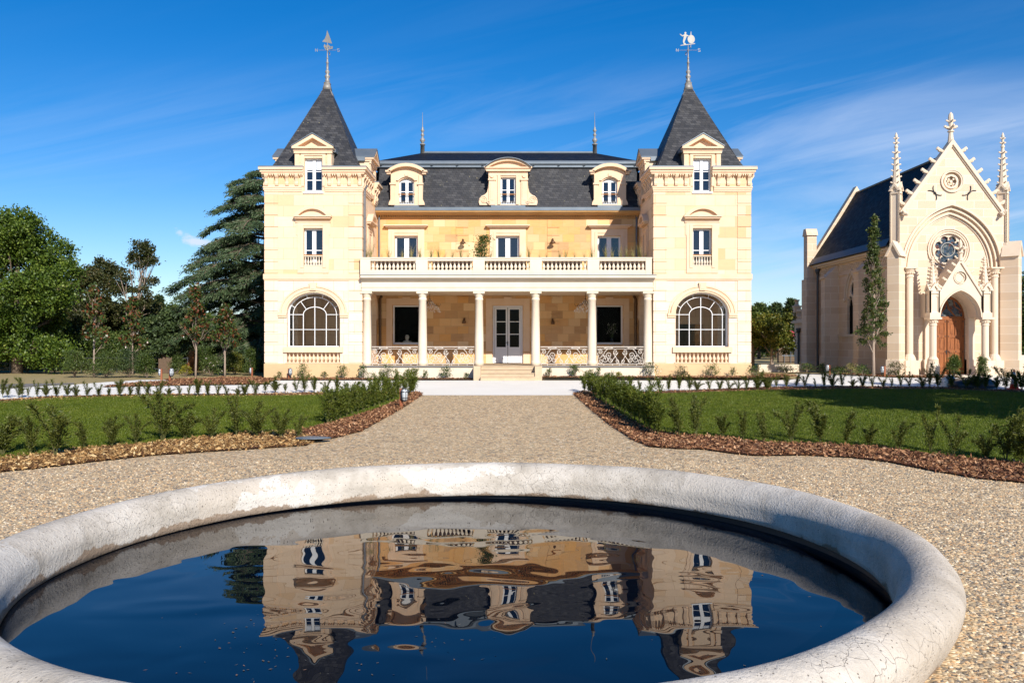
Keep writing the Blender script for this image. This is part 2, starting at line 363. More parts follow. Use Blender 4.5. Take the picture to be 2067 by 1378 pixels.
def isl(name, stops, rough=.8, spec=.3):
    m, t, b = newmat(name, rough, spec); g = t.n('ShaderNodeNewGeometry'); tc = t.n('ShaderNodeTexCoord')
    n = t.noise(tc.outputs['Object'], 60, 3)
    lk(m, t.ramp(t.math('ADD', t.math('MULTIPLY', g.outputs['Random Per Island'], .85), t.math('MULTIPLY', n.outputs[0], .15)), stops), b.inputs['Base Color']); return m
M['pebble'] = isl('loose_pebbles', STON)
M['chip'] = isl('bark_chips', [(0, (.05, .02, .012)), (.35, (.15, .06, .028)), (.65, (.29, .135, .06)), (.88, (.45, .25, .13)), (1, (.64, .46, .30))])
M['chipy'] = isl('pale_bark_chips', [(0, (.06, .03, .012)), (.3, (.20, .10, .035)), (.6, (.38, .215, .08)), (.85, (.54, .36, .16)), (1, (.70, .55, .32))])
M['mulch'] = plain('bark_mulch_bed', (.14, .06, .03), (.07, .03, .016), .9, 20, .8, 60, .2, 0, 1.)
M['earth'] = plain('dry_earth_and_grass', (.36, .27, .13), (.20, .18, .07), .95, 1.2, .5, 30)
M['drive'] = plain('pale_concrete_drive', (.80, .765, .70), (.73, .685, .61), .8, .6, .12, 50)
M['tarmac'] = plain('grey_tarmac', (.20, .18, .17), (.15, .14, .13), .85, 2, .2)
m, t, b = newmat('lawn_turf', .75, .2)
tc = t.n('ShaderNodeTexCoord'); P = tc.outputs['Object']; n1 = t.noise(P, 14, 5, .7); n2 = t.noise(P, .9, 4, .6); n3 = t.noise(P, 90, 3, .7)
c = t.ramp(n1.outputs[0], [(.3, (.058, .082, .006)), (.5, (.10, .132, .009)), (.7, (.15, .17, .016))])
c = t.mix(t.math('MULTIPLY', n2.outputs[0], .5), c, (.05, .075, .012)); c = t.mix(t.math('MULTIPLY', n3.outputs[0], .4), c, (.015, .03, .006))
lk(m, c, b.inputs['Base Color']); bump(t, m, b, n3.outputs[0], .8, .03); M['lawn'] = m
M['blade'] = foliage('grass_blades', [(0, (.055, .082, .006)), (.5, (.115, .155, .012)), (.9, (.18, .20, .024)), (1, (.28, .24, .06))], .3, .5, .3)

# old concrete of the basin rim: patches, cracks and stains with a shape of their own
m, t, b = newmat('old_cracked_concrete', .85, .25)
tc = t.n('ShaderNodeTexCoord'); P = tc.outputs['Object']; sp = t.n('ShaderNodeSeparateXYZ', {0: P})
n1 = t.noise(P, 1.3, 7, .68); n2 = t.noise(P, 26, 5, .65); n3 = t.noise(P, .55, 5, .6, .5)
c = t.ramp(n1.outputs[0], [(.3, (.31, .27, .22)), (.44, (.45, .40, .335)), (.58, (.56, .505, .435)), (.8, (.67, .625, .555))])
wv = t.n('ShaderNodeVectorMath', {0: P, 1: t.n('ShaderNodeVectorMath', {0: n1.outputs[1], 3: .9}, operation='SCALE').outputs[0]}, operation='ADD').outputs[0]
vp = t.n('ShaderNodeTexVoronoi', {'Vector': wv, 'Scale': .62}); sc = t.n('ShaderNodeSeparateColor', {0: vp.outputs['Color']})
c = t.mix(t.ramp(sc.outputs[0], [(.80, 0), (.84, .6)]), c, (.66, .62, .56))       # pale repairs
c = t.mix(t.math('MULTIPLY', t.ramp(sc.outputs[1], [(.7, 0), (.74, 1)]), .4), c, (.50, .42, .33))
wv2 = t.n('ShaderNodeVectorMath', {0: P, 1: t.n('ShaderNodeVectorMath', {0: t.noise(P, 3, 4).outputs[1], 3: .22}, operation='SCALE').outputs[0]}, operation='ADD').outputs[0]
vc = t.n('ShaderNodeTexVoronoi', {'Vector': wv2, 'Scale': 5.2}, feature='DISTANCE_TO_EDGE')
crk = t.math('MULTIPLY', t.ramp(vc.outputs[0], [(.003, 1), (.012, 0)]), t.ramp(n3.outputs[0], [(.54, 0), (.66, .6)]))
c = t.mix(t.math('MULTIPLY', crk, .3), c, (.24, .15, .10))
pit = t.n('ShaderNodeTexVoronoi', {'Vector': P, 'Scale': 34.}); ps_ = t.n('ShaderNodeSeparateColor', {0: pit.outputs['Color']})
pm_ = t.math('MULTIPLY', t.ramp(pit.outputs[0], [(.16, 1), (.26, 0)]), t.math('GREATER_THAN', ps_.outputs[0], .78))
c = t.mix(t.math('MULTIPLY', pm_, .7), c, (.16, .12, .09))
c = t.mix(t.math('MULTIPLY', t.ramp(n2.outputs[0], [(.58, 0), (.72, 1)]), .4), c, (.30, .25, .2))
wet = t.math('ADD', sp.outputs[2], t.math('MULTIPLY', t.math('SUBTRACT', n1.outputs[0], .5), .55))
c = t.mix(t.ramp(t.math('ADD', wet, .5), [(.455, .8), (.475, 0)]), c, (.24, .16, .10))   # damp tide line above the water
lk(m, c, b.inputs['Base Color'])
bump(t, m, b, t.math('ADD', t.math('MULTIPLY', n2.outputs[0], .6), t.math('ADD', t.math('MULTIPLY', crk, -.8), t.math('MULTIPLY_ADD', pm_, -.8, t.math('MULTIPLY', n1.outputs[0], 1.2)))), .8, .03); M['rim'] = m
m, t, b = newmat('black_pool_liner', .5, .4, 0, (.012, .012, .014)); M['liner'] = m
m, t, b = newmat('still_pool_water', 0., .5, 0, (.0015, .003, .007)); b.inputs['IOR'].default_value = 1.36
tc = t.n('ShaderNodeTexCoord')
mp = t.n('ShaderNodeMapping', {0: tc.outputs['Object'], 'Scale': (.75, .9, 1)})
wn = t.noise(mp.outputs[0], 1.15, 1, .4, .5); wn2 = t.noise(mp.outputs[0], 3.0, 0, .4)
bump(t, m, b, t.math('ADD', wn.outputs[0], t.math('MULTIPLY', wn2.outputs[0], .10)), .5, .025); M['water'] = m

# ------------------------------------------------------------------ ground, drive, gravel
def sheet(name, pts, m, dz, kind='structure'):
    tris = tessellate_polygon([[Vector((p[0], p[1], 0)) for p in pts]])
    me = bpy.data.meshes.new(name); me.from_pydata([(p[0], p[1], 0) for p in pts], [], tris)
    b = bmesh.new(); b.from_mesh(me)
    for yc in (13, 36): bmesh.ops.bisect_plane(b, geom=b.verts[:]+b.edges[:]+b.faces[:], plane_co=(0, yc, 0), plane_no=(0, 1, 0))
    for f in b.faces:
        if f.normal.z < 0: f.normal_flip()
    for v in b.verts: v.co.z = gz(v.co.y)+dz
    b.to_mesh(me); b.free(); me.materials.append(m); me.update()
    o = link(bpy.data.objects.new(name, me)); o['kind'] = kind
    return o
def strip(name, xs, ys, m, dz, hole=None):
    mb = MB()
    vs = [(x, y, gz(y)+dz) for y in ys for x in xs]; n = len(xs); fs = []
    for j in range(len(ys)-1):
        for i in range(n-1): fs.append((j*n+i, j*n+i+1, (j+1)*n+i+1, (j+1)*n+i))
    mb.add(vs, fs); o = obj(name, mb, m, recalc=False); o['kind'] = 'structure'; return o
PCX, PCY, PR, PA, PB = -.57, 9.70, 4.87, .35, .515       # basin centre, ring radius, section half width and half height
PZ = -.075
def gravel_sheet():
    b = bmesh.new()
    xs = [-90, -40, -20]+[x*.5 for x in range(-18, 19)]+[20, 40, 90]; ys = [-20, 0]+[y*.5 for y in range(7, 33)]+[20, 26, 31.2]
    grid = {}
    def inside(x, y): return (x-PCX)**2+(y-PCY)**2 < (PR+.02)**2
    for x in xs:
        for y in ys: grid[x, y] = b.verts.new((x, y, gz(y)))
    for i in range(len(xs)-1):
        for j in range(len(ys)-1):
            c = [(xs[i], ys[j]), (xs[i+1], ys[j]), (xs[i+1], ys[j+1]), (xs[i], ys[j+1])]
            if not all(inside(*q) for q in c): b.faces.new([grid[q] for q in c])
    for v in list(b.verts):
        if inside(v.co.x, v.co.y):
            if v.link_faces:
                d = Vector((v.co.x-PCX, v.co.y-PCY)); d = d.normalized()*(PR+.0) if d.length > .1 else d
                v.co.x, v.co.y = PCX+d.x, PCY+d.y; v.co.z = gz(v.co.y)
            else: b.verts.remove(v)
    me = bpy.data.meshes.new('gravel'); b.to_mesh(me); b.free(); me.materials.append(M['gravel'])
    o = link(bpy.data.objects.new('gravel', me)); o['kind'] = 'structure'; return o
gravel_sheet()
strip('ground', [-1500, -200, -60, 60, 200, 1500], [31.15, 33, 36, 60, 200, 1500], M['earth'], -.012)
strip('ground', [-1500, -90.01], [-20, 13, 31.15], M['earth'], -.012); strip('ground', [90.01, 1500], [-20, 13, 31.15], M['earth'], -.012)
# the pale drive crossing in front of the house
def P2(l): return [tuple(gp(*q))[:2] for q in l]
left_up = P2([(853, 797.5), (700, 797), (500, 797), (300, 799), (120, 803), (0, 811), (-160, 820)])
left_dn = P2([(-160, 796), (0, 786), (60, 781), (150, 776), (235, 770), (285, 766.5), (345, 766.5), (345, 769), (285, 771.5), (225, 778), (205, 782), (300, 780), (400, 778), (530, 776.5)])
drive = left_up+left_dn+[(-11.5, 37.3), (-9.5, 37.35), (9, 37.35), (12.2, 37.6), (13.6, 39.0), (15.2, 44.5), (17.0, 45), (18.2, 40.4), (19.8, 39.6), (27.5, 41.6), (40, 41.8), (40, 30.6)]+P2([(2300, 806), (2067, 791), (1900, 785), (1750, 784), (1550, 786), (1310, 794), (1171, 797.5)])
sheet('drive', drive, M['drive'], .004)
sheet('path', P2([(-160, 795), (0, 785), (60, 780), (150, 775), (150, 772.5), (60, 774), (-160, 778)]), M['tarmac'], .002)

# lawns
LL = P2([(-160, 819), (0, 813), (120, 805), (300, 801), (500, 801), (720, 799), (832, 798), (800, 811), (762, 827), (720, 841), (660, 858), (610, 872), (560, 880), (500, 876), (420, 884), (300, 898), (200, 905), (100, 918), (0, 932), (-160, 952)])
RL = P2([(2300, 808), (2067, 794), (1900, 788), (1750, 787), (1550, 789), (1310, 797), (1190, 799), (1215, 815), (1262, 845), (1300, 866), (1346, 880), (1448, 885), (1513, 892), (1550, 897), (1650, 898), (1732, 904), (1800, 908), (1850, 917), (1937, 927), (2012, 933), (2067, 941), (2300, 980)])
sheet('lawn', LL, M['lawn'], .03); sheet('lawn', RL, M['lawn'], .03)
def inpoly(P, poly):
    x, y = P[:, 0], P[:, 1]; c = np.zeros(len(P), bool); n = len(poly)
    for i in range(n):
        x0, y0 = poly[i]; x1, y1 = poly[(i+1) % n]
        m_ = ((y0 > y) != (y1 > y)) & (x < (x1-x0)*(y-y0)/(y1-y0+1e-12)+x0); c ^= m_
    return c
gzv = lambda Y: np.clip((Y-13)/23, 0, 1)*.8
def fill(poly, n, rng):
    a = np.array(poly); lo, hi = a.min(0), a.max(0); out = []; k = 0
    while k < n:
        q = rng.uniform(lo, hi, (n*2, 2)); q = q[inpoly(q, poly)]; out.append(q); k += len(q)
    return np.concatenate(out)[:n]
rng = np.random.default_rng(5)
for poly in (LL, RL):
    q = fill(poly, 260000, rng); q = q[(np.abs(q[:, 0]) < q[:, 1]*1.0+2)]
    P = np.column_stack([q, gzv(q[:, 1])+.03]); D = rng.normal(size=P.shape)*.55; D[:, 2] = 1
    quads('grass', leaves(P, D, rng.uniform(.03, .07, len(P)), rng.uniform(.006, .014, len(P)), rng), M['blade'])['kind'] = 'stuff'
# loose pebbles on the gravel
q = np.column_stack([rng.uniform(-12, 14, 430000), rng.uniform(3.6, 17, 430000)])
keep = (np.abs(q[:, 0]) < q[:, 1]*.64+.3) & (rng.uniform(size=len(q)) < np.clip(1.25-q[:, 1]/17, .12, 1)) & (np.hypot(q[:, 0]-PCX, q[:, 1]-PCY) > PR+.22)
keep &= ~inpoly(q, LL) & ~inpoly(q, RL); q = q[keep]
def stones(name, q, zz, s0, s1, m, flat=.6, kind='stuff'):
    N = len(q); base = np.array([(1, 0, 0), (0, 1, 0), (-1, 0, 0), (0, -1, 0), (0, 0, 1)], float)
    r = rng.uniform(s0, s1, (N, 1, 1))*rng.uniform(.6, 1.25, (N, 5, 1))
    V = base[None]*r; V[:, :, 2] *= flat; V[:, 4, :2] += rng.normal(size=(N, 2))*.3*s1
    a = rng.uniform(0, 2*PI, N); ca, sa = np.cos(a), np.sin(a)
    X = V[:, :, 0]*ca[:, None]-V[:, :, 1]*sa[:, None]; Yv = V[:, :, 0]*sa[:, None]+V[:, :, 1]*ca[:, None]
    V = np.stack([X+q[:, None, 0], Yv+q[:, None, 1], V[:, :, 2]+zz[:, None]], 2).astype(np.float32)
    F = np.array([(0, 1, 4), (1, 2, 4), (2, 3, 4), (3, 0, 4)])
    idx = (np.arange(N)[:, None, None]*5+F[None]).reshape(-1).astype(np.int32)
    me = bpy.data.meshes.new(name); me.vertices.add(N*5); me.vertices.foreach_set('co', V.ravel())
    me.loops.add(len(idx)); me.loops.foreach_set('vertex_index', idx)
    me.polygons.add(N*4); me.polygons.foreach_set('loop_start', np.arange(0, len(idx), 3, dtype=np.int32)); me.update(calc_edges=True)
    me.materials.append(m); o = link(bpy.data.objects.new(name, me)); o['kind'] = kind; return o
stones('pebbles', q, gzv(q[:, 1])-.004, .014, .031, M['pebble'])

# mulch strips
def mulch(poly, n, m, hgt=.05, s=(.05, .12), base=0.):
    hgt *= .6
    ctr = np.array(poly).mean(0)
    o = sheet('mulch', poly, M['mulch'], .035+base, 'stuff')
    q = fill(poly, n, rng)+rng.normal(size=(n, 2))*.035
    P = np.column_stack([q, gzv(q[:, 1])+base+rng.uniform(.02, .04+hgt, n)])
    D = rdir(rng, n); D[:, 2] *= .45
    L = rng.uniform(s[0], s[1], n); quads('bark_chips', leaves(P-D*L[:, None]*.5, D, L, L*rng.uniform(.25, .5, n), rng, .1), m)['kind'] = 'stuff'
LF = P2([(-160, 974), (0, 954), (100, 944), (200, 932), (300, 921), (400, 914), (500, 908), (620, 900), (640, 886), (590, 872), (500, 874), (420, 883), (300, 896), (200, 904), (100, 914), (0, 925), (-160, 948)])
LD = P2([(640, 890), (680, 884), (730, 871), (785, 840), (813, 824), (853, 797), (838, 792), (806, 808), (764, 826), (722, 840), (662, 857), (606, 871)])
LFa = P2([(-160, 829), (0, 817), (60, 812), (200, 806.5), (350, 804.5), (500, 803.5), (700, 799), (840, 797.5), (840, 792), (700, 792), (500, 796), (300, 796.5), (100, 801), (0, 808), (-160, 818)])
RD = P2([(1158, 796), (1197, 830), (1228, 856), (1276, 887), (1312, 903), (1360, 906), (1346, 878), (1300, 864), (1262, 843), (1215, 813), (1180, 790)])
RF = P2([(1330, 904), (1370, 907), (1422, 908), (1474, 916), (1526, 921), (1625, 920), (1725, 925), (1800, 935), (1875, 950), (1975, 967), (2067, 976), (2300, 1010), (2300, 978), (2067, 940), (2012, 932), (1937, 926), (1850, 916), (1800, 906), (1732, 903), (1650, 897), (1550, 896), (1513, 891), (1448, 884), (1340, 876)])
RFa = P2([(1180, 798), (1310, 797.5), (1550, 789.5), (1750, 787.5), (1900, 788.5), (2067, 795), (2300, 810), (2300, 804), (2067, 789), (1900, 782), (1700, 780), (1550, 782), (1310, 791.5), (1180, 792)])
mulch(LF, 11000, M['chipy'], .05); mulch(LD, 7000, M['chip'], .06); mulch(LFa, 4000, M['chipy'], .03)
mulch(RD, 7000, M['chip'], .06); mulch(RF, 12000, M['chip'], .06); mulch(RFa, 4000, M['chip'], .03)
BL = [(-13.5, 37.4), (-9, 37.2), (-1.55, 37.75), (-1.55, 38.35), (-6.8, 38.35), (-6.8, 38.55), (-11.2, 38.55), (-13.5, 40)]
BR = [(1.6, 37.75), (9, 37.5), (12.1, 37.7), (13.4, 39.0), (13.4, 41), (11.3, 41), (11.3, 38.55), (6.8, 38.55), (6.8, 38.35), (1.6, 38.35)]
LT = P2([(207, 782), (300, 780), (400, 778), (540, 776), (560, 767), (530, 762), (330, 766.5), (347, 769.5), (285, 772), (225, 778)])
mulch(BL, 5000, M['chip'], .05, base=.02); mulch(BR, 5000, M['chip'], .05, base=.10); mulch(LT, 6000, M['chip'], .06)
mulch([(17.4, 44.8), (18.3, 40.6), (19.9, 39.8), (22, 40.6), (22, 42), (19.5, 42.4), (18.9, 45)], 2500, M['chip'], .05)

# ------------------------------------------------------------------ basin
basin = empty('pool_basin', (PCX, PCY, 0), 'large round basin with a thick rounded rim of old cracked pale concrete', 'basin')
mb = MB(); n, k = 160, 26
sec = []
for i in range(k):
    a = PI-(PI*1.04)*i/(k-1)                            # from the inner lip over the crest to the outer foot
    z_ = PB*math.sin(a); r_ = max(PA*math.cos(a), -.30)
    if r_ > .1: r_ -= .55*max(0, .27-(z_+PZ))
    sec.append((r_, z_))
sec = [(-.20, .03), (-.27, -.012)]+sec+[(PA-.25, -.30)]
rr_ = random.Random(3); ph = [rr_.uniform(0, 6.28) for _ in range(12)]
vs = []; fs = []
for i in range(n):
    a = 2*PI*i/n; wob = .010*math.sin(3*a+ph[0])+.008*math.sin(7*a+ph[1])+.006*math.sin(13*a+ph[2]); wob2 = .012*math.sin(5*a+ph[3])+.008*math.sin(11*a+ph[4])
    for r, z in sec:
        zz = z*(1+wob2) if z > 0 else z
        if r > .2: r = r*(1+.03*math.sin(9*a+ph[5]))
        R0 = PR+r+wob
        vs.append((PCX+R0*math.cos(a), PCY+R0*math.sin(a), PZ+zz+.011*R0*math.cos(a)))
K = len(sec)
for i in range(n):
    for j in range(K-1): fs.append((i*K+j, ((i+1) % n)*K+j, ((i+1) % n)*K+j+1, i*K+j+1))
mb.add(vs, fs); obj('rim', mb, M['rim'], basin, True)
mb = MB(); prof = [(PR-.20, PZ+.08), (PR-.20, -.9), (.01, -.9)]; vs = []; fs = []
for i in range(n):
    a = 2*PI*i/n
    for r, z in prof: vs.append((PCX+r*math.cos(a), PCY+r*math.sin(a), z))
for i in range(n):
    for j in range(2): fs.append((i*3+j, ((i+1) % n)*3+j, ((i+1) % n)*3+j+1, i*3+j+1))
mb.add(vs, fs); obj('inner_wall', mb, M['liner'], basin, True)
WZ = PZ-.062
mb = MB(); mb.add([(PCX+(PR-.205)*math.cos(2*PI*i/n), PCY+(PR-.205)*math.sin(2*PI*i/n), WZ) for i in range(n)], [tuple(range(n))])
obj('water', mb, M['water'], recalc=False)['kind'] = 'structure'
nl = 170
a = rng.uniform(0, 2*PI, nl); r = np.sqrt(rng.uniform(0, 1, nl))*(PR-.5)
q = np.column_stack([PCX+r*np.cos(a), PCY+r*np.sin(a)])
cc = np.array([(-1.9, 6.9), (-1.2, 6.4), (-.6, 7.6), (-2.3, 7.6), (1.6, 7.2)]); j = rng.integers(0, 5, 120); q[:120] = cc[j]+rng.normal(size=(120, 2))*(.22, .42)
P = np.column_stack([q, np.full(nl, WZ+.004)]); D = rdir(rng, nl); D[:, 2] *= .03
V = leaves(P, D, rng.uniform(.012, .045, nl), rng.uniform(.008, .028, nl), rng, 0); V[:, :, 2] = WZ+.004+(V[:, :, 2]-WZ-.004)*.1
quads('floating_leaves', V, M['floatleaf'])['kind'] = 'stuff'

# ------------------------------------------------------------------ shared building pieces
def arch(u0, u1, v0, vs, rise, n=18, bot=True):
    """opening: rectangle from v0 to vs with a half ellipse of the given rise"""
    c, a = (u0+u1)/2, (u1-u0)/2
    pts = [(u0, v0), (u1, v0)] if bot else []
    return pts+[(c+a*math.cos(PI*i/n), vs+rise*math.sin(PI*i/n)) for i in range(n+1)]
def halfring(c, a0, r0, a1, r1, vs, n=20):
    """band between two half ellipses"""
    return [(c+a1*math.cos(PI*i/n), vs+r1*math.sin(PI*i/n)) for i in range(n+1)]+[(c+a0*math.cos(PI*i/n), vs+r0*math.sin(PI*i/n)) for i in range(n, -1, -1)]
def segm(c, hw, v0, v1, n=14):
    """circular segment outline from v0 at the ends to v1 in the middle (upper edge only, right to left)"""
    h = v1-v0; r = (h*h+hw*hw)/(2*h); th = math.asin(hw/r)
    return [(c+r*math.sin(th*(1-2*i/n)), v1-r+r*math.cos(th*(1-2*i/n))) for i in range(n+1)]
def window(root, F, u0, u1, v0, v1, w0=-.22, rows=(.5,), cols=2, arched=0., fw=.075, gm=None, thick=.06, rail=None, pm=None, mull=.10):
    """casement: white frame with meeting stile and bars; one glass pane mesh as its child"""
    gm = gm or M['glass']; pm = pm or M['paint']; mb = MB(); hh = v1-v0; t = thick; c = (u0+u1)/2
    mb.fbox(F, u0, u0+fw, v0, v1, w0, w0+t); mb.fbox(F, u1-fw, u1, v0, v1, w0, w0+t)
    mb.fbox(F, u0+fw, u1-fw, v0, v0+fw*1.2, w0, w0+t); mb.fbox(F, u0+fw, u1-fw, v1-fw, v1, w0, w0+t)
    if cols == 2: mb.fbox(F, c-mull, c+mull, v0+fw*1.2, v1-fw, w0-.002, w0+t+.015)
    for r in rows:
        mb.fbox(F, u0+fw, c-mull if cols == 2 else u1-fw, v0+hh*r-.018, v0+hh*r+.018, w0+.005, w0+t-.01)
        if cols == 2: mb.fbox(F, c+mull, u1-fw, v0+hh*r-.018, v0+hh*r+.018, w0+.005, w0+t-.01)
    if arched:
        mb.slab(F, [(u0, v1+.001), (u1, v1+.001)]+segm(c, (u1-u0)/2, v1+.02, v1+arched), [], w0, w0+t)
    fr = obj('window', mb, pm, root)
    g = MB().fbox(F, u0+.02, u1-.02, v0+.02, v1-.02, w0+.018, w0+.028); obj('pane', g, gm, fr)
    return fr
BALPROF = [(.062, 0), (.062, .04), (.035, .05), (.04, .08), (.078, .15), (.072, .2), (.035, .30), (.026, .36), (.045, .38), (.026, .40), (.05, .44), (.05, .47)]
def baluster_row(parent, F, us, v0, v1, w, m, rs=1., seg=8):
    first = None
    for u in us:
        c = F(u, v0, w)
        if first is None:
            k = (v1-v0)/.47
            mb = MB().lathe((0, 0, 0), [(r*rs, z*k) for r, z in BALPROF], seg)
            first = obj('baluster', mb, m, parent, True); first.location = Vector(c)-wloc(parent)
        else:
            o = first.copy(); COL.objects.link(o); o.location = Vector(c)-wloc(parent)

# ------------------------------------------------------------------ the house
house = empty('chateau', (0, 38.6, .8), 'cream stone manor house with two slate-roofed corner towers and a white columned porch', 'house')
def tri(hw, v0, v1): return [(-hw, v0), (hw, v0), (0, v1)]
def pediment(F, c, hw, v0, v1, w0, proj, mb, curved=True, th=.13):
    """pediment with projecting base moulding, raking band and recessed field"""
    mb.fbox(F, c-hw, c+hw, v0, v0+th*.55, w0, w0+proj*.75); mb.fbox(F, c-hw-.05, c+hw+.05, v0+th*.55, v0+th, w0, w0+proj)
    if curved:
        up = segm(c, hw+.05, v0+th+.003, v1); lo = segm(c, hw-.18, v0+th+.003, v1-.13)
        mb.slab(F, up+lo[::-1], [], w0, w0+proj); mb.slab(F, lo, [], w0, w0+proj*.4)
    else:
        k = (v1-v0-th)/(hw+.05)
        up = [(c+hw+.05, v0+th+.003), (c, v1), (c-hw-.05, v0+th+.003)]; lo = [(c+hw-.22, v0+th+.003), (c, v1-.27*k), (c-hw+.22, v0+th+.003)]
        mb.slab(F, up+lo[::-1], [], w0, w0+proj); mb.slab(F, lo, [], w0, w0+proj*.4)
def cornice_run(F, u0, u1, mb, e0=0, e1=0):
    """tower cornice between two points; e0/e1 extend the projecting courses round an outer corner"""
    for v0, v1, p in ((10.18, 10.26, .14), (10.26, 10.37, .19), (10.37, 10.47, .25)):
        mb.fbox(F, u0-e0*(p), u1+e1*(p), v0, v1, .002, p)
    for v0, v1, p in ((9.38, 9.46, .035), (9.46, 9.56, .06), (9.56, 9.63, .08)):
        mb.fbox(F, u0-e0*(p+0)+.1*(not e0), u1+e1*(p+0)-.1*(not e1), v0, v1, .002, p)
    n = int((u1-u0)/.10)
    for i in range(n):
        a = u0+(i+.25)*(u1-u0)/n; mb.fbox(F, a, a+.05, 10.10, 10.18, .002, .14)
def console(F, u, mb):
    mb.slab(lambda a, b, q: F(u-.07+q, b, a), [(.003, 9.66), (.08, 9.66), (.11, 9.74), (.07, 9.86), (.10, 9.98), (.17, 10.06), (.20, 10.14), (.20, 10.179), (.003, 10.179)], [], 0, .14)
def quoins(F, u0, u1, zs, w, mb):
    for i in range(len(zs)-1): mb.fbox(F, u0, u1, zs[i]+.018, zs[i+1]-.018, .0015, w)
rows = [1.53+i*.491 for i in range(30)]

